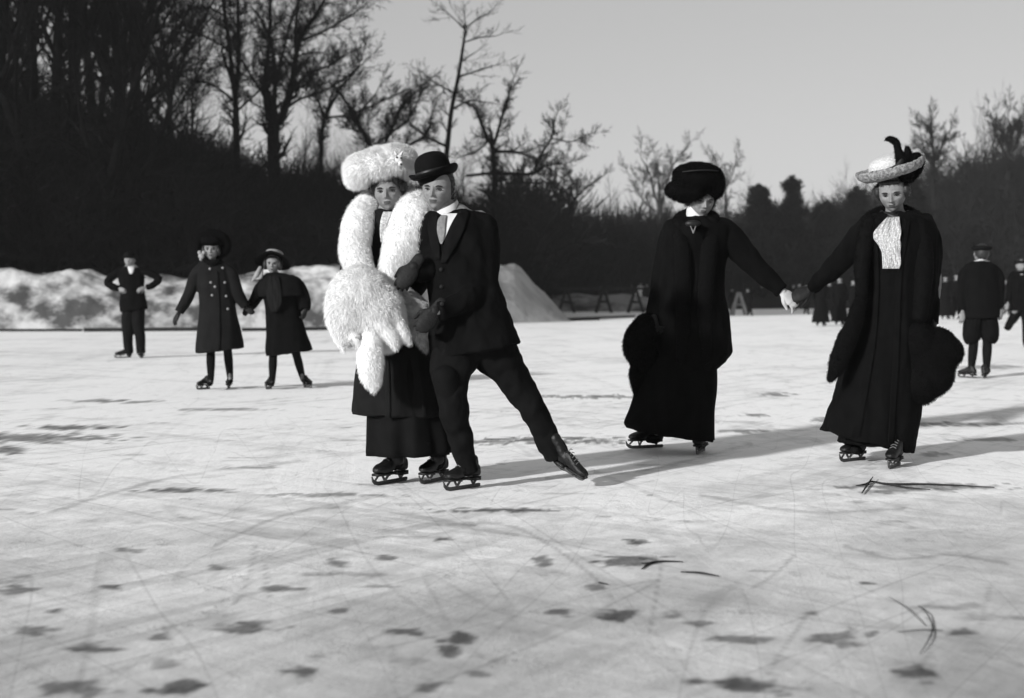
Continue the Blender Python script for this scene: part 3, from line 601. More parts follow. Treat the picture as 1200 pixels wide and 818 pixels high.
# ------------------------------------------------------------------ people
def hd_grid(nu=96, nv=84):
    # denser towards the face (y<0 is forward)
    u = np.linspace(-1, 1, nu, endpoint=False); a = PI*(u+.42*np.sin(PI*u)/PI*1.0)      # a=0 forward
    a = PI*(u-.62*np.sin(PI*u)/PI)
    v = np.linspace(.03, PI-.03, nv); return a, v
def head_geo(S, female=True, age=1.0, mouth=0.):
    """a head sculpted from a fine ellipsoid grid: S = height chin to crown in metres. materials 0 skin 1 lips"""
    a, v = hd_grid(); A, Vv = np.meshgrid(a, v)
    x = np.sin(Vv)*np.sin(A); y = -np.sin(Vv)*np.cos(A); z = np.cos(Vv)
    X = x*.335; Y = y*.42; Z = z*.5                          # fractions of head height
    low = np.clip(-Z/.5, 0, 1); f = np.clip(-y, 0, 1)
    jaw = .80 if female else .88
    X *= 1-(1-jaw)*low**1.0-.30*low**3
    Y = np.where(Y < 0, Y*(1-.06*low**2), Y*(1-.42*low**1.2))    # the skull draws in under the back of the head
    Y = np.where(Y < 0, np.sign(Y)*np.abs(Y/.42)**.82*.40, Y)     # flatter face plane
    Z = np.where(Z < -.25, Z+(.02*np.clip(y+.1, 0, 1)), Z)
    def bump(cx, cz, sx, sz, amp): return amp*np.exp(-((X-cx)/sx)**2-((Z-cz)/sz)**2)*(f > .02)*np.clip(f*3, 0, 1)
    d = np.zeros_like(X)
    for s in (-1, 1):
        d -= bump(s*.135, .0, .072, .048, .056)      # eye sockets
        d += bump(s*.13, .072, .10, .028, .028)      # brows
        d += bump(s*.17, -.11, .085, .075, .022)     # cheeks
        d += bump(s*.042, -.142, .026, .024, .026)   # nostril wings
        d -= bump(s*.10, -.20, .04, .05, .006)
        d += bump(s*.135, .018, .058, .010, .010)    # upper lids
    nz = np.clip((.05-Z)/.18, 0, 1)*(Z > -.165)
    d += np.exp(-(X/(.026+.016*nz))**2)*(.02+.088*nz**1.25)*(Z < .09)*np.clip((.09-Z)/.05, 0, 1)*np.where(Z > -.135, 1, np.exp(-((Z+.135)/.018)**2))*np.clip(f*3, 0, 1)
    d += bump(0, -.255, .13, .075, .022)             # muzzle
    lw = .088 if female else .098
    up = np.exp(-((X)/lw)**4)
    d += up*.016*np.exp(-((Z+.232)/.013)**2)*np.clip(f*3, 0, 1) + up*.020*np.exp(-((Z+.272-mouth*.012)/.016)**2)*np.clip(f*3, 0, 1)
    d -= np.exp(-(X/(lw*.95))**4)*(.016+mouth*.05)*np.exp(-((Z+.251)/(.007+mouth*.012))**2)*np.clip(f*3, 0, 1)
    d -= bump(0, -.325, .09, .022, .012); d += bump(0, -.415, .085, .06, .030 if female else .040)
    Y = Y-d; X = X+np.sign(X)*0
    Pm = np.stack((X, Y, Z), -1)*S
    g = Geo(); nr, ns = X.shape; Q = grid_q(nr, ns)
    cq = np.stack((X, Z, f), -1).reshape(-1, 3)[Q].mean(1)
    lip = (np.abs(cq[:, 0]) < lw*.9*(1-((cq[:, 1]+.252)/.05)**2*.5)) & (cq[:, 1] < -.226) & (cq[:, 1] > -.280-mouth*.012) & (cq[:, 2] > .4)
    T = []; k = np.arange(ns); k2 = (k+1) % ns; Vx = np.concatenate((Pm.reshape(-1, 3), [Pm[0].mean(0)], [Pm[-1].mean(0)]))
    Tt = np.concatenate((np.stack((k, k2, np.full(ns, nr*ns)), -1), np.stack((k2+(nr-1)*ns, k+(nr-1)*ns, np.full(ns, nr*ns+1)), -1)))
    g.add(Vx, Q[:, ::-1], Tt[:, ::-1], m=0); g.QM[-1] = lip.astype(int)
    for s in (-1, 1):                                # ears
        tube(g, [(s*.315*S, .02*S, .05*S), (s*.36*S, .055*S, .06*S), (s*.362*S, .07*S, -.02*S), (s*.325*S, .03*S, -.10*S)], [.022*S, .026*S, .024*S, .016*S], 8, 3)
        blob(g, (s*.33*S, .045*S, -.02*S), (.018*S, .045*S, .075*S), 10, 8)
    return g
class Fig:
    def __init__(s, D, base_px, label, cat='person', group=None, name='person'):
        s.D = D; s.s = D/F_PX; b = W(base_px, HZ+F_PX/D, D); s.root = empty(name, (b[0], D, 0), label, cat, group)
    def w(s, px, py, dy=0): return W(px, py, s.D+dy)
    def P(s, L): return [s.w(q[0], q[1], q[2] if len(q) > 2 else 0) for q in L]
    def part(s, name, g, mt, parent=None, smooth=True, label=None): return obj(name, g, mt, parent or s.root, smooth, label)
    def head(s, c, H_px, yaw=0, pitch=0, roll=0, female=True, mouth=0., dy=0, eyes=True, skin='skin'):
        s.hc = s.w(c[0], c[1], dy); s.HS = H_px*s.s; s.R = rotm(yaw, pitch, roll)
        g = head_geo(s.HS, female, mouth=mouth)
        M4 = np.eye(4); M4[:3, :3] = s.R; M4[:3, 3] = s.hc; g.xf(M4); s.hg = g
        s.eyes = eyes
    def hp(s, x, y, z): return s.hc+s.R@(np.array((x, y, z))*s.HS)      # a point in head fractions
    def hx(s, g):
        M4 = np.eye(4); M4[:3, :3] = s.R*s.HS; M4[:3, 3] = s.hc; return g.xf(M4)
    def body(s, J, hands=(), vox=.009, fat=1.0, legs=True, R=None):
        """J: px joints neck, sh_l, sh_r, el_l, el_r, wr_l, wr_r, hip_l, hip_r, kn_l, kn_r, an_l, an_r"""
        J = {k: s.w(*v) for k, v in J.items()}; s.J = J; g = Geo(); f = fat
        pel = (J['hip_l']+J['hip_r'])/2; sh = (J['sh_l']+J['sh_r'])/2; ax = unit(sh-pel); lat = unit(J['sh_r']-J['sh_l']); fw = unit(np.cross(lat, ax))
        hn = s.hc-s.R@np.array((0, -.02, .30))*s.HS
        tube(g, [sh-ax*.02, sh+ax*.05, hn, s.hc+s.R@np.array((0, .08, -.1))*s.HS], [.062*f, .055*f, .052*f, .05*f], 14)
        w = np.linalg.norm(J['sh_r']-J['sh_l'])/2
        tube(g, [pel+ax*.05, pel+ax*.09, pel+(sh-pel)*.42, pel+(sh-pel)*.75, sh+ax*.0], [.125*f, .135*f, .122*f, .145*f, max(w*.78, .06)], 20, 5, flat=(fw, .66))
        for q in 'lr':
            tube(g, [sh+(J['sh_'+q]-sh)*.4, J['sh_'+q], J['sh_'+q]*.5+J['el_'+q]*.5, J['el_'+q], J['el_'+q]*.6+J['wr_'+q]*.4, J['wr_'+q]], [.058*f, .056*f, .046*f, .038*f, .036*f, .020*f], 12)
            if legs: tube(g, [pel+(J['hip_'+q]-pel)*.7, J['hip_'+q]-(0, 0, .06), J['hip_'+q]*.5+J['kn_'+q]*.5, J['kn_'+q], J['kn_'+q]*.65+J['an_'+q]*.35, J['an_'+q]], [.078*f, .076*f, .062*f, .048*f, .050*f, .030*f], 12)
            if legs:
                a = J['an_'+q]; toe = getattr(s, 'toe', {}).get(q); 
                if toe is not None: tube(g, [a, a*.55+s.w(*toe)*.45], [.028*f, .018*f], 10, 2)
        b = remesh(g, vox, 6); b2 = Geo(); b2.join(b, 0); b2.join(s.hg)
        for h in hands: b2.join(h, 0)
        s.part('body', b2, [M['skin'], M['lips']])
        if legs:
            for q in 'lr':
                g = Geo(); a = J['an_'+q]; P_ = [J['kn_'+q]*1.35-J['an_'+q]*.35, J['kn_'+q]*1.02-J['an_'+q]*.02, J['kn_'+q]*.65+a*.35, a]; r_ = [.066*f, .058*f, .058*f, .038*f]
                toe = getattr(s, 'toe', {}).get(q)
                if toe is not None: P_.append(a*.55+s.w(*toe)*.45); r_.append(.026*f)
                tube(g, P_, r_, 16, 5); s.part('stocking', g, M['stocking'])
        if s.eyes:
            for e in (-1, 1):
                g = Geo(); blob(g, (0, 0, 0), (.045, .04, .022), 14, 9); g.V = [v+np.array((e*.135, -.338, -.004)) for v in g.V]; blob(g, (e*.135, -.370, -.002), (.021, .012, .021), 10, 7, m=1)
                s.part('eye', s.hx(g), [M['eye_white'], M['iris']])
                g = Geo(); tube(g, [(e*.078, -.372, -.006), (e*.10, -.390, .012), (e*.135, -.396, .018), (e*.175, -.378, .011), (e*.200, -.350, .0)], [.004, .009, .011, .009, .005], 8, 3, flat=((0, 1, 0), .7)); s.part('eyelashes', s.hx(g), M['brow'])
                g = Geo(); tube(g, [(e*.07, -.395, .062), (e*.13, -.412, .080), (e*.21, -.36, .066)], [.011, .016, .008], 8, 4, flat=((0, 1, 0), .6)); s.part('eyebrow', s.hx(g), M['brow'])
    def hair(s, lumps, n=2500, cap=True, mt='hair', L=.02):
        g = Geo()
        if cap: blob(g, (0, .07, .10), (.345, .40, .43), 28, 18)
        for c, r in lumps: blob(g, c, r, 14, 10)
        g = s.hx(g); g = remesh(g, .007, 3); fur(g, n, L, .0022, 3, (0, 0, -.6), .7, .4); return s.part('hair', g, M[mt])
    def hand(s, wr, d, nrm, side=1, k=1.0, curl=(.5, .6, .4), spread=.1, L=.185, thumb=.5, vox=.0028, curls=None):
        """a hand at wrist wr pointing along d, back of the hand towards nrm; side=+1 puts the thumb on cross(d,nrm)"""
        wr = np.asarray(wr, float); d = unit(d); n = unit(np.asarray(nrm)-d*np.dot(nrm, d)); t = np.cross(d, n)*side; q = L/.185
        g = Geo(); K = k
        tube(g, [wr-d*(.03 if K < 1 else .045), wr, wr+d*.03*q, wr+d*.075*q, wr+d*.09*q], [.026*K*q, .029*K*q, .040*K*q, .042*K*q, .036*K*q], 16, 3, flat=(n, .48))
        if K > 1: blob(g, wr, (.025, .025, .025), 14, 9)
        for i, (o, ln) in enumerate(((.030, .074), (.010, .082), (-.010, .077), (-.029, .061))):
            cu = curls[i] if curls else curl; b = wr+d*(.083-.004*abs(i-1.2))*q+t*o*q; dd = unit(d+t*(1.5-i)*spread*.35); P = [b-dd*.012*q, b]; ang = 0
            for j, fr in enumerate((.45, .31, .24)):
                ang += cu[j]; P.append(P[-1]+(dd*math.cos(ang)-n*math.sin(ang))*ln*fr*q)
            r = np.array((.0095, .0098, .0088, .0082, .0068))*K*q*(.88 if i == 3 else 1); tube(g, P, r, 8, 3)
        b = wr+d*.022*q+t*.024*q; d1 = unit(d*.75+t*.75-n*thumb); d2 = unit(d*.95+t*.15-n*(thumb+.2)); tube(g, [b-d1*.01, b+d1*.036*q, b+d1*.036*q+d2*.030*q, b+d1*.036*q+d2*.052*q], np.array((.014, .0118, .0102, .0078))*K*q, 8, 3)
        return remesh(g, vox, 3)
    def boot(s, heel, toe, up=(0, 0, 1), skate=True, shaft=None, shd=None, L=None, mt='boot', lift=.058, laces=True, w=1.0):
        """heel and toe: ends of the blade (world). local x heel>toe, z up"""
        h, t = np.asarray(heel, float), np.asarray(toe, float); x = unit(t-h); z = unit(np.asarray(up)-x*np.dot(up, x)); y = np.cross(z, x); BL = np.linalg.norm(t-h)
        L = L or BL*.90; M4 = np.eye(4); M4[:3, 0] = x; M4[:3, 1] = y; M4[:3, 2] = z; M4[:3, 3] = (h+t)/2-x*L*.5; k = L/.26; g = Geo(); z0 = lift
        # foot as stacked cross sections from heel to toe
        S = [(.0, .024, .0, .050), (.02, .033, 0, .075), (.06, .034, .004, .105), (.10, .034, .008, .098), (.14, .040, .004, .075), (.19, .045, 0, .056), (.225, .040, .002, .046), (.25, .027, .006, .036), (.26, .012, .010, .028)]
        A = cr(np.array(S), 4); a = np.arange(18)/18*2*PI; Rr = []
        for sx, wd_, zb, zt in A:
            cz, hz = (zb+zt)/2, (zt-zb)/2; ca, sa = np.cos(a), np.sin(a)
            Rr.append(np.stack((np.full(18, sx), np.sign(ca)*np.abs(ca)**.8*wd_*w, cz+np.sign(sa)*np.abs(sa)**.8*hz), -1))
        rings(g, np.array(Rr)*k)
        an = [v for k_, v in getattr(s, 'J', {}).items() if k_.startswith('an_')]
        if an and shd is None:
            q = min(an, key=lambda v: abs(v[0]-h[0])); q = M4[:3, :3].T@(q-M4[:3, 3])-np.array((0, 0, z0)); q = q/k; c0 = np.array((.055, 0, .05)); tube(g, np.array([c0, (c0+np.array((.052, 0, .10)))/2+np.array((0, 0, .02)), c0*.3+q*.7, q+unit(q-c0)*.02])*k, np.array([.040, .037, .037, .042])*k*w, 16, 3)
        elif shd is not None:
            q = M4[:3, :3].T@unit(shd); c0 = np.array((.055, 0, .05)); tube(g, np.array([c0, c0+q*.05, c0+q*.10, c0+q*.15])*k, np.array([.040, .038, .040, .045])*k*w, 16, 3)
        else: tube(g, np.array([(.055, 0, .05), (.052, 0, .10), (.045, 0, .15), (.040, 0, .19)])*k, np.array([.040, .037, .040, .045])*k*w, 16, 3)
        b = remesh(g, .005 if s.D < 12 else .008, 3); b = folds(b, .0025, 25, 25, 1)
        sole = Geo(); 
        for sx0, sx1, w0, w1 in ((.0, .07, .031, .030), (.10, .255, .036, .034)):
            P = [(sx0+(sx1-sx0)*q, 0) for q in np.linspace(0, 1, 7)]; rr = []
            for q in range(7):
                ww = (w0+(w1-w0)*q/6)*(.75 if q in (0, 6) else 1)*w; px_ = P[q][0]; zt = -.004 if sx1 < .1 else -.001; zb = zt-(.016 if sx1 < .1 else .007)
                rr.append([(px_, -ww, zb), (px_, ww, zb), (px_, ww, zt+.004), (px_, -ww, zt+.004)])
            rings(sole, np.array(rr)*k)
        b.join(sole); sh = np.eye(4); sh[2, 3] = z0; b.xf(M4@sh); o = s.part('boot', b, M[mt])
        if laces and s.D < 12:
            g = Geo()
            for i in range(5):
                cx_, cz_ = .165-.022*i, .070+.014*i; tube(g, np.array([(cx_, -.020, cz_-.006), (cx_, 0, cz_+.003), (cx_, .020, cz_-.006)])*k, [.0022]*3, 6, 3)
            g.xf(M4@sh); s.part('lace', g, M['lace_cord'], o)
        if skate:
            g = Geo(); m4 = M4.copy(); m4[:3, 3] = (h+t)/2-x*BL*.5; T = .0028
            prof = [(0, .010), (.0, .022), (.03*BL, .024), (.5*BL, .024), (.88*BL, .026), (.97*BL, .045), (1.03*BL, .052), (1.0*BL, .020), (.96*BL, .002), (.85*BL, 0), (.1*BL, 0)]
            lo = [(0, .004), (.04*BL, 0), (.3*BL, 0), (.6*BL, 0), (.85*BL, 0), (.95*BL, .006), (1.02*BL, .024), (1.035*BL, .05)]
            hi = [(0, .018), (.04*BL, .020), (.3*BL, .020), (.6*BL, .020), (.85*BL, .020), (.92*BL, .026), (.985*BL, .036), (1.02*BL, .052)]
            rr = [[(a_[0], -T, a_[1]), (a_[0], T, a_[1]), (b_[0], T, b_[1]), (b_[0], -T, b_[1])] for a_, b_ in zip(lo, hi)]; rings(g, np.array(rr))
            for fx in (.20, .66):
                for sy in (-1, 1): bar(g, (fx*BL, 0, .018), (fx*BL-.004, sy*.022, z0-.008), .006, .012)
                bar(g, (fx*BL, -.034, z0-.010), (fx*BL, .034, z0-.010), .014, .005)
            bar(g, (.93*BL, 0, .03), (.84*BL, 0, z0-.006), .006, .010)
            g.xf(m4); s.part('skate', g, M['steel'], o, False)
        return o
    def loft(s, rows, n=44, sub=6, pleat=None, sq=1.0, hem=True, fwd=(0, 1, 0)):
        """rows: (xl, yl, xr, yr, half depth m, dy) from top to bottom: left and right edge of the cloth as the photo shows them"""
        A = []
        for r in rows:
            dy = r[5] if len(r) > 5 else 0; A.append(np.concatenate((s.w(r[0], r[1], dy), s.w(r[2], r[3], dy), [r[4]])))
        A = cr(np.array(A), sub); a = np.arange(n)/n*2*PI; R = []; F = np.asarray(fwd, float)
        for i, q in enumerate(A):
            L, Rr, h = q[:3], q[3:6], max(q[6], .01); c = (L+Rr)/2; u = (Rr-L)/2; k = np.ones(n)
            if pleat:
                t = max(0, (i/len(A)-pleat[2])/(1-pleat[2])); k = 1+pleat[0]*t*(np.sin(pleat[1]*a+.6)+.5*np.sin(pleat[1]*1.7*a+2.1*i/len(A)+1))
            ca, sa = np.cos(a), np.sin(a); R.append(c+u*(np.sign(ca)*np.abs(ca)**sq*k)[:, None]+F*(np.sign(sa)*np.abs(sa)**sq*h*k)[:, None])
        if hem:                                             # the cloth turns in at the hem and is hollow below
            c = R[-1].mean(0); R.append(c+(R[-1]-c)*.955); R.append(R[-1]+np.array((0, 0, .07)))
        g = Geo(); rings(g, np.array(R)); return g
    def sleeve(s, pts, rad, ns=18, sub=6, g=None):
        g = g or Geo(); return tube(g, s.P(pts), [r*s.s for r in rad], ns, sub, cut=True)
    def bvh(s, g):
        V, Q, T, m = g.arr(); return BVHTree.FromPolygons(V.tolist(), Q.tolist()+T.tolist())
    def patch(s, rows, bv, off=.006, thick=.004, nc=9, sub=5, wave=0.):
        """a piece of cloth lying on what bv holds; rows: (y, xl, xr) or (yl, xl, yr, xr)"""
        A = cr(np.array([(r[1], r[0], r[2], r[0]) if len(r) == 3 else (r[1], r[0], r[3], r[2]) for r in rows], float), sub); o = Vector((0, 0, CAM_H)); P = np.zeros((len(A), nc, 3)); N = np.zeros_like(P); last = None
        for i, q in enumerate(A):
            for j in range(nc):
                t = j/(nc-1); px, py = q[0]+(q[2]-q[0])*t, q[1]+(q[3]-q[1])*t; w = s.w(px, py); d = unit(w-np.array(o)); h = bv.ray_cast(o, Vector(d))
                if h[0] is not None: last = (h[0]-o).length; 
                D = last or np.linalg.norm(w-np.array(o)); P[i, j] = np.array(o)+d*(D-off-wave*math.sin(j*2.4+i*.35)-wave*.6*math.sin(j*1.1-i*.5)); N[i, j] = d
        back = P+N*thick; nr = len(A); g = Geo(); q = grid_q(nr, nc, False); V = np.concatenate((P.reshape(-1, 3), back.reshape(-1, 3))); o2 = nr*nc
        E = []
        def edge(a, b): E.append((a, b, b+o2, a+o2))
        for i in range(nr-1): edge(i*nc, (i+1)*nc); edge((i+1)*nc+nc-1, i*nc+nc-1)
        for j in range(nc-1): edge(j+1, j); edge((nr-1)*nc+j, (nr-1)*nc+j+1)
        g.add(V, np.concatenate((q[:, ::-1], q+o2, np.array(E)[:, ::-1]))); return g
    def on(s, px, py, bv, off=.004):
        o = Vector((0, 0, CAM_H)); w = s.w(px, py); d = unit(w-np.array(o)); h = bv.ray_cast(o, Vector(d)); D = (h[0]-o).length if h[0] is not None else np.linalg.norm(w-np.array(o)); return np.array(o)+d*(D-off), d
# ---- the woman in white fur
f = Fig(7.42, 478, 'woman in white fur hat and long white fur stole beside the bowler hatted man')
f.head((455.5, 224), 51, yaw=-4, pitch=4, roll=-4, female=True, dy=-.02)
f.toe = dict(l=(447, 556, 0), r=(500, 556, .05))
arms = dict(sh_l=(425, 262), sh_r=(486, 262), el_l=(412, 322, -.02), el_r=(496, 318, -.02), wr_l=(432, 342, -.20), wr_r=(470, 345, -.17))
f.body(dict(neck=(456, 250), hip_l=(452, 390), hip_r=(486, 390), kn_l=(455, 465, -.04), kn_r=(497, 465, -.02), an_l=(466, 538, .02), an_r=(514, 538, .05), **arms),
       [f.hand(f.w(432, 342, -.20), (1, -.1, -.1), (0, -1, .3), 1, curl=(.7, .7, .4)), f.hand(f.w(470, 345, -.17), (-1, -.1, .1), (0, -1, .3), -1, curl=(.7, .7, .4))])
f.hair([((-.33, -.12, .08), (.10, .16, .13)), ((.33, -.12, .08), (.10, .16, .13)), ((0, -.30, .27), (.27, .10, .09)), ((-.22, -.25, .2), (.1, .1, .1)), ((.22, -.25, .2), (.1, .1, .1))], 3500)
# jacket: bodice with sleeves, flaring to the hips
g = f.loft([(444, 246, 470, 246, .06), (428, 252, 488, 252, .09), (421, 268, 491, 266, .12), (424, 300, 490, 298, .13), (430, 330, 490, 330, .12), (424, 370, 498, 370, .16), (417, 425, 513, 425, .20), (412, 470, 522, 470, .22), (411, 484, 526, 486, .225)], pleat=(.022, 7, .45), sub=7, n=60, hem=False)
Vz = g.V[0]
sl = Geo(); f.sleeve([(430, 262), (418, 290, 0), (413, 322, -.02), (424, 340, -.14)], [13, 14, 13, 10], g=sl); f.sleeve([(483, 262, 0), (492, 290, 0), (496, 320, -.02), (482, 343, -.12)], [13, 13, 12, 10], g=sl)
top = g.join(sl); jk = folds(folds(remesh(top, .008, 2), .013, 8, 1.6, 2), .004, 18, 8, 3); jbv = f.bvh(jk); f.part('jacket', jk, M['wool_char'])
g = f.loft([(440, 360, 490, 360, .12), (432, 430, 508, 430, .19), (430, 480, 524, 480, .22, .02), (429, 532, 533, 529, .235, .02)], pleat=(.05, 9, .3), n=120, sub=8); f.part('skirt', folds(g, .012, 9, 1.2, 5), M['wool_dark'])
for rows in ([(330, 446, 451), (400, 450, 455), (450, 451, 457), (490, 451, 458)], [(400, 486, 489), (450, 492, 496), (488, 496, 501)]): f.part('jacket_edge', f.patch(rows, jbv, .006, .004, 4), M['wool_char'])
f.part('blouse_front', f.patch([(248, 449, 460), (258, 446, 456), (270, 445, 452), (284, 446, 451)], jbv, .016, .006, 7, wave=.002), M['lace'])
for (h, t) in (((477, 562.5), (437, 570)), ((524, 561.5), (492, 568.5))): f.boot(G(*h), G(*t), w=.9)
# stole
def white_fur(g, n, L=.034, seed=1, vox=.010, lie=(0, 0, -1), lump=.007):
    g = remesh(g, vox, 4); g = folds(g, lump, 14, 10, seed, .002); return fur(g, n, L, .0013, seed, lie, .8, .5, tf=.6)
st = Geo(); s_ = f.s
tube(st, f.P([(470, 237, .12), (455, 236, .14), (438, 236, .09), (426, 248, .0), (418, 268, -.12), (416, 292, -.16), (421, 316, -.19), (430, 334, -.22)]), np.array([13, 13, 14, 16, 16.5, 16, 15, 12])*s_, 20, 6)
tube(st, f.P([(438, 236, .09), (455, 236, .14), (474, 238, .10), (486, 243, -.0), (483, 262, -.14), (474, 284, -.18), (465, 306, -.21), (457, 324, -.23)]), np.array([13, 13, 15, 20, 24, 23, 18, 12])*s_, 20, 6)
f.part('fur_stole', white_fur(st, 60000, seed=2), M['fur_white'])
# hat: wide flat fur toque, lower on the viewer's left
hg = Geo(); hc = f.w(446.5, 193.5, .0); R = rotm(0, 10, -7)
for (dx, dz, a, b, c) in ((-.085, -.012, .105, .15, .085), (.0, .0, .15, .16, .088), (.075, .012, .112, .15, .082), (.13, -.015, .055, .10, .060), (-.14, -.035, .05, .10, .062)):
    blob(hg, hc+R@np.array((dx, 0, dz)), (a, b, c), 28, 18, R)
hg = white_fur(hg, 36000, .034, 4, .011, (-.3, 0, -.4), .005); hat = f.part('fur_hat', hg, M['fur_white'])
bg_ = Geo(); p = f.w(467.5, 186, -.165)
blob(bg_, p, (.020, .012, .024), 14, 9, rotm(0, 0, 20)); blob(bg_, p+np.array((.010, -.006, -.024)), (.014, .012, .014), 10, 7); tube(bg_, [p+(-.014, -.004, .022), p+(-.020, -.006, .038)], [.009, .003], 8, 1); tube(bg_, [p+(.012, -.004, .022), p+(.020, -.006, .036)], [.009, .003], 8, 1)
bo = f.part('hat_ornament', bg_, M['fur_white'], hat); e = Geo()
for d in ((-.010, -.013, .006), (.012, -.014, .002), (.012, -.018, -.030)): blob(e, p+np.array(d), (.0055, .005, .0055), 8, 6)
# the beads of the ornament sit on it
V, Q, T, mm = e.arr(); bo.data.materials.append(M['iris']); gg = Geo().join(bg_, 0).join(e, 1); me2 = to_mesh(gg, 'hat_ornament', True, np.array(f.root.location)); me2.materials.append(M['linen']); me2.materials.append(M['iris']); bo.data = me2
# the muff: a big round white fur with paws and tail; held, so a thing of its own
mf = empty('fur_muff', f.w(425, 360, -.28), 'huge white fur muff with dangling paws and tail held by the woman in white', 'muff')
F2 = f
g = Geo()
for (x, y, dy, rx, ry, rz) in ((422, 352, -.30, 35, .15, 38), (412, 362, -.30, 27, .14, 40), (440, 366, -.30, 32, .14, 36), (452, 378, -.27, 22, .11, 30), (430, 385, -.28, 30, .11, 18)):
    blob(g, f.w(x, y, dy), (rx*s_, ry, rz*s_), 26, 16)
obj('muff_body', white_fur(g, 60000, .038, 7, .012, (0, 0, -.8), .006), M['fur_white'], mf)
for P_, R_ in (([(446, 380, -.38), (459, 396, -.38), (464, 408, -.37)], [14, 8.5, 3]), ([(458, 370, -.35), (473, 392, -.35), (480, 402, -.34)], [13, 8, 3]), ([(396, 380, -.32), (398, 398, -.33), (403, 412, -.33)], [9, 5, 2]), ([(412, 390, -.38), (418, 400, -.41), (420, 404, -.41)], [8, 6, 4])):
    g = Geo(); tube(g, f.P(P_), np.array(R_)*s_, 14, 5); obj('paw', white_fur(g, 3500, .018, 9, .007, (0, 0, -1), .003), M['fur_white'], mf)
g = Geo(); tube(g, f.P([(435, 388, -.38), (434, 405, -.40), (434, 430, -.40), (437, 448, -.39), (438, 457, -.39)]), np.array([9, 12.5, 13.5, 9.5, 3])*s_, 18, 5); obj('tail', white_fur(g, 8000, .024, 10, .009, (0, 0, -1), .004), M['fur_white'], mf)
g = Geo(); tube(g, f.P([(466, 344, -.24), (484, 366, -.23), (494, 392, -.22), (499, 412, -.21)]), np.array([14, 19, 12, 3])*s_, 18, 5, flat=((0, 1, 0), .4)); obj('lining_flap', white_fur(g, 9000, .02, 12, .008, (.2, 0, -1), .006), M['fur_grey'], mf)
g = Geo()
for (x, y, r) in ((414, 401, 4.5), (420, 396, 4.0), (409, 404, 3.0)): blob(g, f.w(x, y, -.42), (r*s_, .014, r*s_), 10, 8)
fur(g, 700, .012, .0018, 3, (0, 0, -1)); obj('face', g, M['fur_grey'], mf)

# ---- the man in the bowler hat
f = Fig(7.20, 545, 'man in bowler hat and dark suit gliding with one leg stretched back'); s_ = f.s
f.head((513.5, 221.5), 52, yaw=-15, pitch=5, roll=3, female=False, dy=.0)
f.toe = dict(l=(535, 560, -.08), r=(680, 560, .10))
wl, wr = f.w(485, 312, -.15), f.w(510, 364, -.22)
hands0 = [f.hand(wl, (-.55, -.12, -.83), (-.1, -1, .0), 1, .78, (.45, .6, .4), L=.168), f.hand(wr, (-.62, -.1, -.78), (.1, -1, .0), 1, .78, (.4, .55, .35), L=.168)]
J = dict(neck=(522, 240), sh_l=(500, 264, .03), sh_r=(566, 262, .04), el_l=(512, 312, .02), el_r=(565, 338, -.02), wr_l=(484, 318, -.14), wr_r=(512, 366, -.22), hip_l=(534, 396, 0), hip_r=(575, 396, .05), kn_l=(529, 470, -.10), kn_r=(614, 464, .08), an_l=(549, 545, -.0), an_r=(657, 538, .16))
f.body(J, hands0, fat=1.04)
f.hair([((.30, .02, .02), (.06, .14, .16)), ((-.28, .02, .04), (.06, .12, .12))], 2200, L=.012)
for wv, dv, nv, cu in ((wl, (-.55, -.12, -.83), (-.1, -1, .0), (.45, .6, .4)), (wr, (-.62, -.1, -.78), (.1, -1, .0), (.55, .6, .35))):
    f.part('glove', f.hand(wv, dv, nv, 1, 1.08, cu, L=.19), M['glove'])
# trousers
g = Geo()
tube(g, f.P([(556, 385, .02), (536, 412, .0), (528, 440, -.06), (530, 472, -.10), (538, 505, -.06), (547, 540, -.01), (549, 552, .0)]), np.array([28, 29, 24, 17, 14.5, 12, 12.5])*s_, 20, 6, cut=True)
tube(g, f.P([(560, 385, .03), (580, 412, .05), (598, 438, .07), (617, 468, .08), (634, 498, .11), (649, 526, .14), (652, 534, .15)]), np.array([30, 28, 22, 17, 15.5, 14, 14.5])*s_, 20, 6, cut=True)
blob(g, f.w(557, 396, .02), (33*s_, .15, 29*s_), 20, 12)
f.part('trousers', folds(folds(remesh(g, .007, 3), .017, 8, 7, 7), .005, 18, 15, 3), M['wool_dark'])
# suit coat
g = f.loft([(514, 252, 543, 244, .055, .03), (502, 255, 562, 250, .085, .03), (491, 264, 579, 263, .115, .03), (495, 290, 580, 290, .125, .01), (500, 325, 582, 318, .125), (502, 350, 590, 345, .13), (502, 380, 600, 372, .14), (503, 404, 607, 390, .145), (506, 421, 612, 402, .15)], sub=7, n=56, hem=False)
g.V[0] = g.V[0]
f.sleeve([(508, 262, .02), (499, 278, .01), (508, 306, .0), (497, 316, -.07), (484, 319, -.13)], [15, 16, 15, 12.5, 10.5], g=g)
f.sleeve([(556, 260, .03), (568, 268, .03), (571, 298, .0), (564, 334, -.04), (545, 351, -.13), (514, 365, -.21)], [15, 16.5, 16, 15, 13, 10.5], g=g)
ct = folds(folds(remesh(g, .007, 3), .015, 9, 5, 9), .006, 17, 13, 4); cbv = f.bvh(ct); f.part('suit_coat', ct, M['suit'])
f.part('shirt_front', f.patch([(250, 517, 537), (254, 517, 535), (262, 514, 530), (276, 515, 523), (284, 516, 519)], cbv, .010, .006, 9), M['linen'])
ctie = f.patch([(252, 517, 523), (258, 513, 523), (270, 512, 522), (280, 514, 520), (286, 516, 518)], cbv, .018, .006, 7, wave=.0015); f.part('necktie', ctie, M['tie'])
f.part('lapel', f.patch([(245, 540, 547), (250, 536, 549), (262, 529, 546), (276, 523, 541), (292, 519, 532), (308, 516, 522)], cbv, .012, .005, 8), M['wool_dark'])
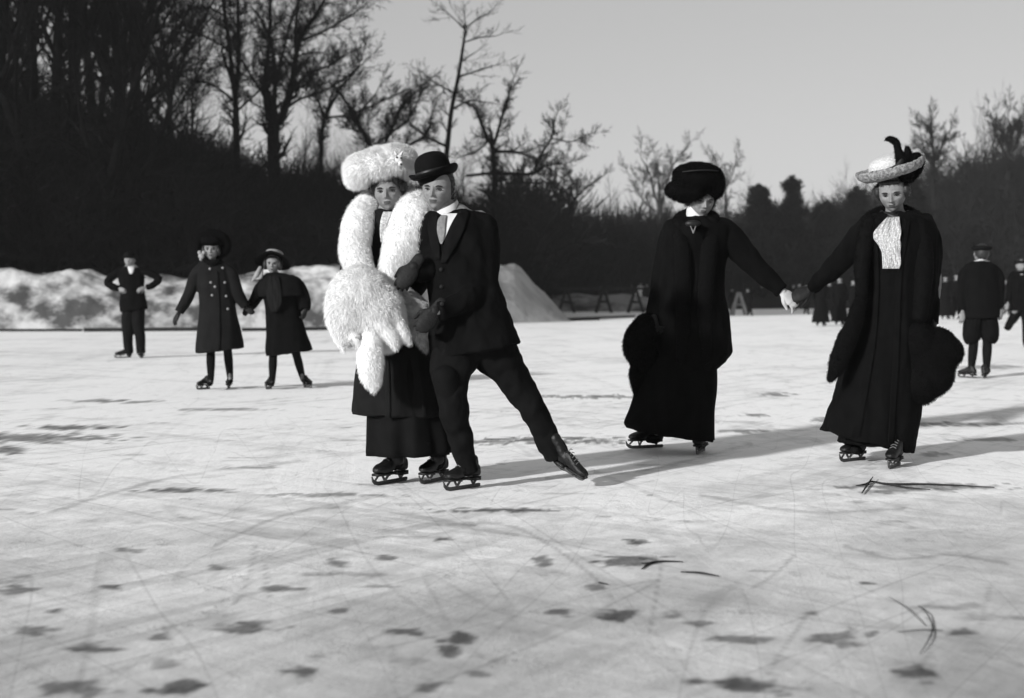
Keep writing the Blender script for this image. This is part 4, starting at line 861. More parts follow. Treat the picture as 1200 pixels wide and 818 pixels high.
f.part('lapel', f.patch([(252, 503, 513), (266, 501, 513), (284, 504, 515), (304, 509, 516)], cbv, .012, .005, 6), M['wool_dark'])
for bx, by in ((517, 316), (517.5, 336), (518, 356)):
    p, d = f.on(bx, by, cbv, .006); g = Geo(); blob(g, p, (.011, .006, .011), 12, 6); f.part('button', g, M['glove'])
# high white collar
g = Geo(); nb = f.hc-f.R@np.array((0, -.06, .43))*f.HS; nbase = f.w(527, 256, .0); a = np.arange(30)/30*2*PI; R = []
for c, rx, ry in ((nbase, .068, .068), (nbase*.55+nb*.45, .064, .064), (f.w(523, 243, .02), .062, .064), (f.w(522.5, 240, .02), .057, .060)):
    tl = np.array((0, 0, .0)); R.append(c+np.stack((np.cos(a)*rx, np.sin(a)*ry, np.sin(a)*.018+np.cos(a)*.026), -1))
rings(g, np.array(R), False, False); R2 = [r*1 for r in R]
rings(g, np.array([(r-r.mean(0))*.95+r.mean(0) for r in R2])[::-1], False, False)
f.part('collar', g, M['linen'])
# bowler
g = Geo(); hc = f.w(509.5, 206.5, .01); R = rotm(-20, 6, -13); a = np.arange(40)/40*2*PI; rr = []
for z, rx, ry in ((-.03, .082, .10), (.0, .088, .106), (.035, .090, .108), (.07, .087, .104), (.097, .076, .090), (.116, .055, .064), (.125, .028, .032)):
    rr.append(hc+np.stack((np.cos(a)*rx, np.sin(a)*ry, np.full(40, z)), -1)@R.T)
rings(g, cr(np.array(rr).reshape(7, -1), 3).reshape(-1, 40, 3))
rr = []
for e, dz in ((.99, -.004), (1.15, -.006), (1.30, -.002), (1.375, .008), (1.39, .014), (1.37, .018), (1.29, .008), (1.15, .003), (.99, .004)):
    cu = 1.0; rr.append(hc+np.stack((np.cos(a)*.090*e, np.sin(a)*.108*e, dz+np.abs(np.cos(a))**3*.022*max(0, e-1)/.39), -1)@R.T)
rings(g, np.array(rr), False, False); hat = f.part('bowler_hat', g, M['felt'])
g = Geo(); rr = [hc+np.stack((np.cos(a)*.0905*q, np.sin(a)*.1085*q, np.full(40, z)), -1)@R.T for z, q in ((.003, 1.0), (.004, 1.02), (.030, 1.025), (.032, 1.0))]; rings(g, np.array(rr), False, False); f.part('hat_band', g, M['ribbon'], hat)
f.boot(G(562.5, 570), G(521, 576.5), w=.95)
# trailing foot: heel lifted, toe on the ice, pointing to the viewer's right and towards the camera
toe = f.w(684, 565.5, .02); heel = f.w(653, 546, .12); f.boot(heel+np.array((0, 0, .0)), toe, up=(.62, -.6, .45), w=.85, L=.20, lift=.030, shd=(-.40, .12, .75))
# ---- the woman in black on the left of the pair
def dark_fur(g, n, L=.022, seed=1, vox=.011, lump=.010, lie=(0, 0, -1)):
    g = remesh(g, vox, 3); g = folds(g, lump, 12, 9, seed, .002); return fur(g, n, L, .0022, seed, lie, .5, .5)
f = Fig(8.85, 795, 'woman in black with big dark fur hat holding a white gloved hand out'); s_ = f.s
f.head((821, 235), 44, yaw=12, pitch=9, roll=6, dy=-.01)
f.toe = dict(l=(748, 520, -.05), r=(822, 524, -.10))
w1, w2 = f.w(765, 370, -.04), f.w(917, 342, -.05)
hd, hn = (.72, -.1, -.69), (.3, -.8, .5)
J = dict(neck=(817, 255), sh_l=(788, 275, .03), sh_r=(850, 275, .02), el_l=(776, 322, .03), el_r=(882, 310, 0), wr_l=(765, 370, -.04), wr_r=(917, 342, -.05), hip_l=(790, 380, .03), hip_r=(826, 380, 0), kn_l=(778, 450, .14), kn_r=(824, 450, -.04), an_l=(771, 510, .18), an_r=(820, 516, 0))
cu = [(.35, .4, .3), (.5, .5, .3), (.6, .6, .4), (.7, .6, .4)]
f.body(J, [f.hand(w1, (.1, -.5, -.8), (-1, -.2, 0), 1, .9, (.6, .6, .4)), f.hand(w2, hd, hn, 1, .9, curls=cu, thumb=.2)])
f.hair([((-.33, .05, .0), (.10, .2, .2)), ((.33, .05, .0), (.10, .2, .2))], 1800)
f.part('glove', f.hand(w2, hd, hn, 1, 1.14, curls=cu, thumb=.2), M['glove_white'], label='white glove on the outstretched hand')
f.part('glove', f.hand(w1, (.1, -.5, -.8), (-1, -.2, 0), 1, 1.14, (.6, .6, .4)), M['glove_black'])
g = f.loft([(803, 254, 832, 254, .06), (785, 259, 850, 259, .11), (777, 268, 860, 270, .13), (773, 300, 852, 300, .14), (771, 340, 850, 340, .15), (768, 380, 855, 375, .18), (764, 412, 858, 404, .20), (762, 425, 858, 416, .20), (764, 440, 842, 430, .19)], sub=7, n=56, hem=False)
f.sleeve([(790, 268, .02), (784, 285, .03), (775, 322, .03), (765, 370, -.04)], [12, 12.5, 11, 8.5], g=g)
f.sleeve([(848, 270, .02), (858, 282, .01), (882, 309, 0), (900, 327, -.03), (916, 341, -.05)], [15, 16, 13.5, 11, 8.5], g=g)
ct = folds(folds(remesh(g, .008, 3), .016, 9, 2.2, 12), .005, 18, 9, 3); bv = f.bvh(ct); f.part('long_coat', ct, M['wool_black'])
g = Geo(); tube(g, f.P([(797, 262, -.06), (800, 300, -.14), (801, 350, -.16), (800, 420, -.19)]), np.array([9, 10, 9, 8])*s_, 14, 5, flat=((0, 1, 0), .5)); tube(g, f.P([(834, 262, -.06), (830, 300, -.14), (826, 350, -.16), (826, 420, -.19)]), np.array([9, 10, 9, 8])*s_, 14, 5, flat=((0, 1, 0), .5))
tube(g, f.P([(797, 262, -.06), (800, 256, .05), (817, 251, .11), (834, 256, .05), (834, 262, -.06)]), np.array([9, 9, 9, 9, 9])*s_, 14, 5); f.part('fur_collar', dark_fur(g, 9000, .018, 5, .009, .004), M['fur_black'])
g = f.loft([(772, 400, 838, 400, .17), (752, 430, 840, 425, .19), (744, 455, 840, 455, .21), (738, 478, 838, 478, .23), (732, 494, 837, 505, .25), (735, 501, 837, 516, .25)], pleat=(.035, 8, .3), n=110, sub=8)
f.part('skirt', folds(g, .016, 7, 1.4, 15), M['wool_black'])
# white collar, V-shaped glint on the necktie modelled as pale strips
nb = f.hc-f.R@np.array((0, -.03, .40))*f.HS; a = np.arange(26)/26*2*PI; g = Geo(); rr = [c+np.stack((np.cos(a)*r, np.sin(a)*r, -np.cos(a)*.010), -1) for c, r in ((f.w(816, 256, 0), .066), (f.w(816, 248, 0), .062), (f.w(817, 241, .0), .058))]
rings(g, np.array(rr), False, False); rings(g, np.array([(r-r.mean(0))*.94+r.mean(0) for r in rr])[::-1], False, False); f.part('collar', g, M['linen'])
g = Geo(); p = f.w(812.5, 267, -.20)
for a_, b_ in (((-4.5, -2), (0, 4)), ((4.0, -2), (0, 4))): tube(g, [p+np.array((a_[0]*s_*.7, 0, -a_[1]*s_)), p+np.array((b_[0]*s_, 0, -b_[1]*s_*1.4))], [.003, .005], 8, 2)
f.part('necktie_glint', g, M['tie']); g = Geo(); blob(g, f.w(812, 262, -.19), (9*s_, .02, 4*s_), 12, 8); f.part('necktie', g, M['ribbon'])
# hat
g = Geo(); hc = f.w(815, 218, .0); R = rotm(10, 10, 3)
blob(g, hc+R@np.array((.012, 0, .050)), (.155, .155, .09), 30, 18, R); blob(g, hc+R@np.array((.10, 0, .035)), (.075, .13, .085), 24, 16, R); blob(g, hc+R@np.array((-.07, 0, .055)), (.075, .13, .07), 24, 16, R); blob(g, hc+R@np.array((.09, 0, -.01)), (.085, .13, .07), 24, 16, R); blob(g, hc+R@np.array((.035, 0, .068)), (.135, .14, .075), 30, 18, R); blob(g, hc+R@np.array((-.055, -.01, -.035)), (.135, .15, .062), 30, 18, R); blob(g, hc+R@np.array((.05, .01, -.03)), (.115, .13, .06), 30, 18, R)
hat = f.part('fur_hat', dark_fur(g, 16000, .024, 8, .011, .010), M['fur_black'])
g = Geo(); tube(g, [hc+R@np.array(q) for q in ((-.12, -.10, .09), (-.05, -.13, .105), (.03, -.13, .112), (.10, -.10, .11))], [.006, .010, .010, .006], 8, 4, flat=((0, 0, 1), .5)); f.part('hat_ribbon', g, M['ribbon'], hat)
f.boot(G(777, 524), G(777, 524)+np.array((-.245, -.11, 0)), w=.9)
f.boot(G(826, 528), G(826, 528)+np.array((-.09, -.26, 0)), w=.9)
mf = empty('fur_muff', f.w(750, 400, -.06), 'drooping black fur muff carried low beside the skirt of the white gloved woman', 'muff')
g = Geo(); blob(g, f.w(751, 402, -.05), (20*s_, .12, 29*s_), 24, 16, rotm(0, 0, 8)); blob(g, f.w(757, 388, -.05), (15*s_, .11, 20*s_), 24, 16); blob(g, f.w(757, 418, -.04), (19*s_, .11, 20*s_), 24, 16)
obj('muff_body', dark_fur(g, 9000, .022, 9), M['fur_black'], mf)
g = Geo(); 
for x in (748, 756, 764): tube(g, f.P([(x, 425, -.06), (x-4, 440, -.07), (x-3, 462, -.06)]), np.array([8, 7, 3])*s_, 10, 4)
obj('tails', dark_fur(g, 3500, .018, 10, .009, .004), M['fur_black'], mf)

# ---- the woman in the plumed hat
f = Fig(8.35, 1030, 'woman in black with white lace jabot and pale hat with black plume'); s_ = f.s
f.head((1046, 225), 48, yaw=-21, pitch=17, roll=-4, dy=-.01)
f.toe = dict(l=(994, 534, -.12), r=(1046, 538, -.12))
hd, hn = (-.80, .1, -.40), (-.3, -.8, .5)
J = dict(neck=(1048, 245), sh_l=(1016, 272, .04), sh_r=(1084, 270, .03), el_l=(975, 318, .25), el_r=(1096, 325, .03), wr_l=(949, 340, .42), wr_r=(1093, 380, -.06), hip_l=(1026, 385, 0), hip_r=(1064, 385, 0), kn_l=(1018, 455, -.05), kn_r=(1058, 458, -.05), an_l=(1008, 522, 0), an_r=(1052, 526, 0))
w1, w2 = f.w(949, 340, .42), f.w(1093, 380, -.06); cu = [(.55, .5, .3), (.6, .5, .3), (.6, .6, .4), (.6, .6, .4)]
f.body(J, [f.hand(w1, hd, hn, -1, .9, curls=cu), f.hand(w2, (-.1, -.4, -.8), (1, -.2, 0), -1, .9, (.6, .6, .4))])
f.hair([((-.34, -.05, .04), (.11, .2, .18)), ((.34, -.05, .04), (.11, .2, .18)), ((0, -.28, .3), (.27, .1, .07))], 2200)
f.part('glove', f.hand(w1, hd, hn, -1, 1.16, curls=cu), M['glove'], label='dark glove clasping the white gloved hand')
f.part('glove', f.hand(w2, (-.1, -.4, -.8), (1, -.2, 0), -1, 1.14, (.6, .6, .4)), M['glove_black'])
g = f.loft([(1032, 249, 1064, 249, .07), (1014, 255, 1084, 254, .11), (1004, 266, 1096, 264, .14), (1004, 300, 1099, 300, .155), (1004, 340, 1098, 335, .16), (1000, 375, 1096, 365, .17), (992, 410, 1090, 400, .20), (978, 460, 1080, 450, .23), (966, 495, 1075, 500, .25), (962, 504, 1071, 531, .25)], sub=7, n=60, pleat=(.02, 6, .5), hem=False)
f.sleeve([(1018, 266, .04), (1008, 280, .08), (976, 316, .25), (952, 338, .41)], [15, 16.5, 13, 9], g=g)
f.sleeve([(1082, 266, .03), (1090, 285, .03), (1091, 325, .03), (1091, 380, -.05)], [15, 13.5, 11, 9.5], g=g)
ct = folds(folds(remesh(g, .008, 3), .018, 9, 2.0, 22), .005, 18, 9, 3); bv = f.bvh(ct); f.part('long_coat', ct, M['wool_black'])
for rows in ([(258, 1018, 1024), (300, 1022, 1030), (360, 1022, 1030), (420, 1016, 1024), (512, 998, 1008)], [(258, 1060, 1068), (320, 1050, 1058), (420, 1046, 1054), (524, 1040, 1048)]): f.part('coat_edge', f.patch(rows, bv, .008, .005, 5), M['wool_black'])
g = Geo(); tube(g, f.P([(1018, 264, -.05), (1024, 254, .04), (1048, 247, .12), (1070, 254, .04), (1079, 266, -.05)]), np.array([9, 9, 9, 9, 9])*s_, 14, 5); tube(g, f.P([(1020, 262, -.05), (1011, 300, -.12), (1010, 345, -.14)]), np.array([10, 9, 7])*s_, 14, 5); tube(g, f.P([(1078, 264, -.05), (1082, 310, -.12), (1078, 370, -.16)]), np.array([10, 12, 9])*s_, 14, 5)
f.part('fur_collar', dark_fur(g, 9000, .018, 15, .009, .004), M['fur_black'])
g = f.loft([(1005, 420, 1072, 420, .17), (992, 480, 1070, 480, .19), (984, 518, 1068, 522, .21)], pleat=(.04, 9, .2), n=100, sub=10); f.part('skirt', folds(g, .012, 8, 1.3, 25), M['wool_black'])
g = Geo(); tube(g, f.P([(1042, 252, -.085), (1049, 254, -.10), (1056, 252, -.085)]), [.012, .015, .012], 10, 4); tube(g, f.P([(1034, 251, -.0), (1048, 252, -.07), (1062, 251, -.0), (1062, 248, .07), (1034, 248, .07), (1034, 251, 0)]), [.017]*6, 10, 3); f.part('neck_ribbon', g, M['ribbon'])
f.part('lace_jabot', f.patch([(254, 1040, 1054), (262, 1032, 1055), (272, 1024, 1056), (280, 1024, 1055), (287, 1029, 1056), (296, 1033, 1055), (308, 1034, 1056), (315, 1034, 1054)], bv, .024, .010, 26, 6, .007), M['lace'])
# long hanging stole end on the viewer's left
g = Geo(); tube(g, f.P([(1010, 345, -.14), (1002, 375, -.18), (990, 405, -.2), (981, 428, -.2), (973, 444, -.2)]), np.array([7, 10, 12, 10, 5])*s_, 16, 5, flat=((0, 1, 0), .6)); f.part('stole_end', dark_fur(g, 5000, .018, 16, .009, .005), M['fur_black'])
# hat: pale crown, upturned ruched brim, black band and plume
hc = f.w(1045, 200, 0); R = rotm(-10, 10, -19); a = np.arange(72)/72*2*PI
g = Geo(); rr = [hc+np.stack((np.cos(a)*rx-.02, np.sin(a)*ry, np.full(72, z)), -1)@R.T for z, rx, ry in ((-.03, .10, .115), (.02, .108, .12), (.055, .104, .115), (.082, .085, .095), (.095, .05, .06), (.098, .02, .02))]; rings(g, cr(np.array(rr).reshape(6, -1), 3).reshape(-1, 72, 3)); hat = f.part('straw_hat', g, M['straw'])
g = Geo(); rr = []; ru = 1+.035*np.sin(a*24)
for e, z in ((.98, -.012), (1.3, -.028), (1.62, -.026), (1.86, -.004), (1.93, .022), (1.88, .034), (1.78, .026), (1.6, .002), (1.3, -.012), (.98, 0)):
    k = ru if e > 1.5 else 1; up = .030*np.clip(-np.cos(a-.5), 0, 1)*max(0, e-1.2); rr.append(hc+np.stack((np.cos(a)*.105*e*k, np.sin(a)*.118*e*k, z*np.ones(72)+up), -1)@R.T)
rings(g, np.array(rr), False, False); f.part('ruched_brim', folds(g, .006, 40, 40, 3), M['ruche'], hat)
g = Geo(); rr = [hc+np.stack((np.cos(a)*.109*q-.018*(q > 0), np.sin(a)*.121*q, np.full(72, z)), -1)@R.T for z, q in ((-.02, 1.0), (-.018, 1.04), (.030, 1.04), (.036, 1.0))]; rings(g, np.array(rr), False, False)
tube(g, [hc+R@np.array(q) for q in ((-.13, -.11, .03), (-.06, -.145, .012), (.02, -.15, .018), (.06, -.14, .05))], [.012, .026, .026, .014], 12, 4, flat=((0, 1, 0), .5)); f.part('hat_band', g, M['ribbon'], hat)
g = Geo(); 
for P_, r_ in (([(1062, 205, -.10), (1058, 192, -.12), (1053, 178, -.12), (1050, 167, -.12), (1043, 163, -.12), (1039, 163.5, -.12)], [9, 8, 4.5, 4, 3.5, 2.2]), ([(1064, 204, -.08), (1068, 192, -.1), (1074, 184, -.1), (1079, 183, -.1)], [9, 9, 6, 2.5]), ([(1058, 198, -.1), (1064, 182, -.12), (1063, 174, -.12)], [8, 5, 3]), ([(1066, 206, -.08), (1074, 198, -.08), (1080, 190, -.08)], [8, 7, 4])): tube(g, f.P(P_), np.array(r_)*s_, 14, 5)
g = remesh(g, .006, 2); fur(g, 5000, .012, .0018, 3, (0, 0, .2), .4, .4); f.part('plume', g, M['fur_black'], hat)
f.boot(G(1014, 538.5), G(1014, 538.5)+np.array((-.19, -.16, 0)), w=.9)
f.boot(G(1055, 545), G(1055, 545)+np.array((-.13, -.22, 0)), w=.9)
mf = empty('fur_muff', f.w(1098, 425, -.12), 'large flat black fur muff at the side of the woman in the plumed hat', 'muff')
g = Geo()
for x, y, rx, rz, q in ((1092, 418, 30, 36, 25), (1104, 412, 24, 20, 0), (1080, 448, 22, 26, 10), (1094, 440, 22, 26, 30), (1076, 400, 20, 24, 0)): blob(g, f.w(x, y, -.14), (rx*s_, .10, rz*s_), 26, 16, rotm(0, 0, q))
obj('muff_body', dark_fur(g, 16000, .020, 19, .012, .006), M['fur_black'], mf)
# ---- the two girls
f = Fig(14.6, 254, 'taller girl in dark double breasted coat and round halo hat', group=None); s_ = f.s
f.head((248, 292.5), 26.5, yaw=4, pitch=0, roll=0, mouth=.5); f.toe = dict(l=(242, 455, -.1), r=(270, 450, -.08))
J = dict(neck=(249, 305), sh_l=(236, 316, 0), sh_r=(264, 316, 0), el_l=(222, 346, 0), el_r=(279, 346, 0), wr_l=(209, 368, -.03), wr_r=(289, 360, .02), hip_l=(248, 375), hip_r=(265, 375), kn_l=(247, 413), kn_r=(267, 413, .12), an_l=(247, 447), an_r=(270, 445, .35))
w1, w2 = f.w(209, 368, -.03), f.w(288, 360, .02); a1, a2 = (-.45, -.1, -.9), (.7, 0, -.6)
f.body(J, [f.hand(w1, a1, (-.6, -.8, .2), 1, .8, (.3, .3, .2), L=.145, vox=.004), f.hand(w2, a2, (0, -1, .2), -1, .8, (.5, .5, .4), L=.14, vox=.004)], vox=.010, fat=.78)
f.part('glove', f.hand(w1, a1, (-.6, -.8, .2), 1, 1.05, (.3, .3, .2), L=.15, vox=.004), M['glove']); f.part('glove', f.hand(w2, a2, (0, -1, .2), -1, 1.05, (.5, .5, .4), L=.145, vox=.004), M['glove'])
f.hair([((-.32, -.1, -.05), (.1, .2, .22)), ((.32, -.1, -.05), (.1, .2, .22))], 1200)
g = f.loft([(240, 304, 258, 304, .06), (232, 309, 267, 309, .08), (229, 318, 271, 318, .105), (232, 340, 273, 340, .115), (233, 360, 276, 360, .125), (231, 385, 281, 385, .16), (229, 405, 285, 400, .19), (229, 414, 286, 408, .195)], sub=7, n=48, hem=False, pleat=(.02, 6, .4))
f.sleeve([(238, 314), (230, 322), (221, 346), (210, 366, -.03)], [7, 7.5, 7, 5.8], g=g); f.sleeve([(263, 314), (271, 322), (280, 346), (288, 359, .02)], [7, 7.5, 7, 5.6], g=g)
ct = folds(remesh(g, .010, 2), .010, 8, 1.6, 32); bv = f.bvh(ct); co = f.part('double_breasted_coat', ct, M['wool_char'])
for x, y in ((230.5, 296+0), ) * 0 + ((246, 315), (261, 314), (247, 331), (263.5, 331), (248.5, 346), (265, 347), (267, 362), (252, 336)):
    p, d = f.on(x, y, bv, .006); g = Geo(); blob(g, p, (.014, .008, .014), 10, 6); f.part('button', g, M['button'], co)
f.part('coat_front_edge', f.patch([(318, 254, 256), (360, 256, 258), (410, 256, 258.5)], bv, .008, .005, 3), M['wool_dark'], co)
g = Geo(); tube(g, f.P([(241, 306, .02), (243, 307, -.06), (249, 309, -.09), (255, 307, -.06), (257, 306, .02), (249, 305, .08), (241, 306, .02)]), [.03]*7, 12, 4); f.part('scarf', remesh(g, .009, 2), M['wool_black'])
g = Geo(); c = f.w(250, 290, .02); R = rotm(0, -60, 0); a = np.linspace(0, 2*PI, 25); tube(g, [c+np.array((math.cos(t)*.148, -.02-.03*math.sin(t), math.sin(t)*.115+.03)) for t in a], [.044]*25, 14, 1); blob(g, c+np.array((0, .04, .06)), (.155, .10, .125), 24, 14); blob(g, f.hp(0, -.30, .36), (.10, .05, .055), 16, 10)
hat = f.part('halo_hat', dark_fur(g, 6000, .022, 33, .014, .006), M['wool_black'])
g = Geo(); 
for x, y, r in ((236, 300, 3.8), (234, 296, 2.6), (239, 296, 2.4), (235.5, 304, 2.0)): blob(g, f.w(x, y, -.09), (r*s_, .02, r*s_), 10, 7)
f.part('rosette', g, M['ribbon_pale'], hat)
f.boot(G(246, 455.5), G(246, 455.5)+np.array((-.10, -.19, 0)), w=.9, lift=.05); f.boot(G(269.8, 454), G(269.8, 454)+np.array((.01, -.20, 0)), w=.9, lift=.05)
f = Fig(14.75, 337, 'smaller girl in caped dark coat and wide brimmed hat'); s_ = f.s
f.head((320, 309), 24.5, yaw=2, pitch=2, roll=3, mouth=.15); f.toe = dict(l=(318, 454, -.1), r=(359, 451, -.08))
J = dict(neck=(322, 322), sh_l=(312, 332, 0), sh_r=(341, 331, 0), el_l=(300, 352, 0), el_r=(357, 352, .0), wr_l=(291, 361, 0), wr_r=(357, 368, -.05), hip_l=(325, 385), hip_r=(343, 385), kn_l=(320, 418), kn_r=(348, 418, .12), an_l=(319, 448), an_r=(355, 444, .35))
w1, w2 = f.w(292, 361, .02), f.w(358, 364, -.05)
f.body(J, [f.hand(w1, (-.6, 0, -.7), (0, -1, .2), 1, .8, (.5, .5, .4), L=.135, vox=.004), f.hand(w2, (-.3, -.1, -.9), (.8, -.5, 0), -1, .8, (.5, .5, .4), L=.135, vox=.004)], vox=.010, fat=.76)
f.part('glove', f.hand(w1, (-.6, 0, -.7), (0, -1, .2), 1, 1.05, (.5, .5, .4), L=.14, vox=.004), M['glove']); f.part('glove', f.hand(w2, (-.3, -.1, -.9), (.8, -.5, 0), -1, 1.05, (.5, .5, .4), L=.14, vox=.004), M['glove'])
f.hair([((-.34, -.1, -.05), (.12, .2, .26)), ((.34, -.1, -.05), (.12, .2, .26)), ((0, -.28, .3), (.27, .1, .07))], 1300)
g = f.loft([(313, 320, 331, 320, .06), (308, 325, 344, 324, .09), (306, 336, 350, 334, .12), (309, 350, 350, 350, .125), (311, 365, 352, 365, .13), (312, 390, 358, 388, .16), (311, 408, 364, 402, .185), (312, 418, 367, 410, .19)], sub=7, n=48, hem=False, pleat=(.025, 6, .4))
f.sleeve([(314, 330), (306, 338), (299, 352), (291, 361, .01)], [7, 8, 6.5, 5.4], g=g); f.sleeve([(341, 329), (350, 337), (357, 352), (358, 363, -.04)], [7.5, 8.5, 7.5, 5.8], g=g)
ct = folds(remesh(g, .010, 2), .011, 8, 1.8, 42); bv = f.bvh(ct); f.part('coat', ct, M['wool_black'])
g = f.loft([(312, 320, 333, 320, .07), (304, 327, 350, 325, .13), (301, 338, 356, 336, .16), (303, 348, 358, 346, .17)], sub=6, n=60, pleat=(.03, 9, .3)); f.part('shoulder_cape', folds(g, .006, 10, 3, 44), M['wool_dark'])
f.part('neckerchief', f.patch([(323, 316, 326), (332, 313, 328), (345, 312, 330), (356, 314, 330), (366, 318, 324)], bv, .06, .012, 14, 5, .006), M['wool_char'])
c = f.w(321, 301, .03); R = rotm(0, -24, 4); a = np.arange(48)/48*2*PI; g = Geo(); rr = []
for e, z in ((.8, .0), (1.3, -.004), (1.75, -.018), (2.1, -.045), (2.14, -.05), (2.1, -.038), (1.75, -.008), (1.3, .008), (.8, .012)): rr.append(c+np.stack((np.cos(a)*.088*e, np.sin(a)*.10*e, np.full(48, z)-abs(np.cos(a))*.012*e), -1)@R.T)
rings(g, np.array(rr), False, False); rr = [c+np.stack((np.cos(a)*q, np.sin(a)*q*1.1, np.full(48, z)), -1)@R.T for z, q in ((-.02, .086), (.03, .088), (.052, .08), (.062, .06), (.065, .02))]; rings(g, np.array(rr)); hat = f.part('wide_brimmed_hat', g, M['felt'])
g = Geo(); rr = [c+np.stack((np.cos(a)*q, np.sin(a)*q*1.1, np.full(48, z)), -1)@R.T for z, q in ((.012, .09), (.014, .096), (.044, .092), (.046, .084))]; rings(g, np.array(rr), False, False); f.part('hat_band', g, M['ribbon_pale'], hat)
g = Geo(); tube(g, f.P([(305, 314, -.05), (301, 322, -.08), (296, 329, -.08)]), [.02, .028, .012], 10, 4); tube(g, f.P([(307, 318, -.05), (306, 325, -.09), (300, 327, -.09)]), [.014, .018, .008], 10, 4); f.part('hair_ribbon', g, M['ribbon_pale'])
f.boot(G(318.5, 455), G(318.5, 455)+np.array((-.03, -.20, 0)), w=.9, lift=.05); f.boot(G(356, 454), G(356, 454)+np.array((.11, -.17, 0)), w=.9, lift=.05)

# ---- a plain way to build the farther skaters from their joints
def skater(D, J, head, label, coat, sleeves, legs=None, skirt=None, hat='bowler', cm='wool_black', lm='wool_dark', shoes=(), shirt=None, hands=True, group=None, rot=None, vox=.014, skin=True, collar=None, eyes=False):
    f = Fig(D, sum(J[k][0] for k in ('hip_l', 'hip_r'))/2, label, group=group); s_ = f.s; k = min(1, max(.6, head[2]*s_/.225))
    f.head(head[:2], head[2], head[3], 0, 0, eyes=eyes); hd = []
    for q, sg in (('l', 1), ('r', -1)):
        a, b = f.w(*J['el_'+q]), f.w(*J['wr_'+q])
        if hands: hd.append(f.hand(b, unit(b-a), (0, -1, .2), sg, .9, (.4, .5, .4), L=.17*k, vox=.006))
    f.body(J, hd, vox=vox, fat=.95*k)
    if D < 40: f.hair([], 700)
    g = f.loft(coat, sub=6, n=40, hem=False)
    for P_, r_ in sleeves: f.sleeve(P_, r_, 14, 5, g)
    ct = folds(remesh(g, vox*.8, 2), .010, 7, 2, D); f.part('coat', ct, M[cm])
    if skirt: f.part('skirt', folds(f.loft(skirt, sub=6, n=60, pleat=(.04, 8, .2)), .012, 6, 1.3, D+2), M[lm])
    if legs:
        g = Geo()
        for P_, r_ in legs: tube(g, f.P(P_), np.array(r_)*s_, 14, 5, cut=True)
        f.part('trousers', folds(remesh(g, vox*.7, 2), .010, 7, 4, D+1), M[lm])
    if shirt:
        bv = f.bvh(ct); f.part('shirt_front', f.patch(shirt, bv, .012, .008, 5, 3), M['linen'])
    if hat:
        g = Geo(); a = np.arange(30)/30*2*PI; c = f.hp(0, .03, .22); S = f.HS; prof = dict(bowler=[(-.05, .37), (.08, .40), (.26, .37), (.36, .22), (.38, .06)], cap=[(-.05, .37), (.05, .47), (.16, .44), (.2, .2), (.205, .05)], wide=[(-.05, .36), (.12, .37), (.26, .33), (.30, .2), (.31, .05)])[hat]
        rr = [c+np.stack((np.cos(a)*r*S, np.sin(a)*r*S*1.15, np.full(30, z*S)), -1)@f.R.T for z, r in prof]; rings(g, cr(np.array(rr).reshape(5, -1), 3).reshape(-1, 30, 3))
        e = dict(bowler=1.4, cap=1.15, wide=2.0)[hat]; rr = [c+np.stack((np.cos(a)*.39*q*S, np.sin(a)*.45*q*S, np.full(30, z*S)), -1)@f.R.T for q, z in ((.95, -.01), (e, .02), (e*1.02, .05), (e*.97, .06), (.95, .03))]; rings(g, np.array(rr), False, False); f.part('hat', g, M['felt'])
    for h_, t_ in shoes: f.boot(h_, t_, L=.25*k, lift=.05, laces=False)
    return f
# the man with hands on his hips, in front of the snow bank
D = 22.2; s_ = D/F_PX
def gp(px, D, dx, dy): b = W(px, HZ, D); return np.array((b[0]+dx, D+dy, 0))
skater(D, dict(sh_l=(141, 318), sh_r=(166, 318), el_l=(127, 332, 0), el_r=(184, 330, 0), wr_l=(140, 338, -.10), wr_r=(169, 337, -.10), hip_l=(149, 362), hip_r=(161, 362), kn_l=(150, 388), kn_r=(163, 388), an_l=(151, 414), an_r=(165, 414)),
       (152, 305.5, 17, 0), 'man in black suit standing hands on hips before the snow bank', [(146, 312, 158, 312, .06), (140, 315, 166, 315, .10), (138, 322, 169, 322, .13), (141, 340, 169, 340, .13), (140, 355, 172, 355, .15), (141, 366, 173, 362, .15)],
       [([(142, 317), (134, 322), (126, 331), (132, 336, -.06), (139, 338, -.09)], [4.5, 4.8, 4.5, 4, 3.6]), ([(165, 317), (174, 320), (186, 327), (178, 335, -.06), (171, 337, -.09)], [4.5, 4.8, 4.5, 4, 3.6])],
       legs=[([(152, 358), (150, 375), (150, 395), (151, 414)], [8.5, 7.5, 6, 5]), ([(161, 358), (162, 375), (164, 395), (165.5, 414)], [8.5, 7.5, 6, 5])], shoes=[(gp(153, D, 0, 0), gp(153, D, -.24, -.09)), (gp(165, D, .0, .1), gp(165, D, .02, -.17))], shirt=[(311, 149, 158), (316, 150.5, 157), (321, 152, 155)])
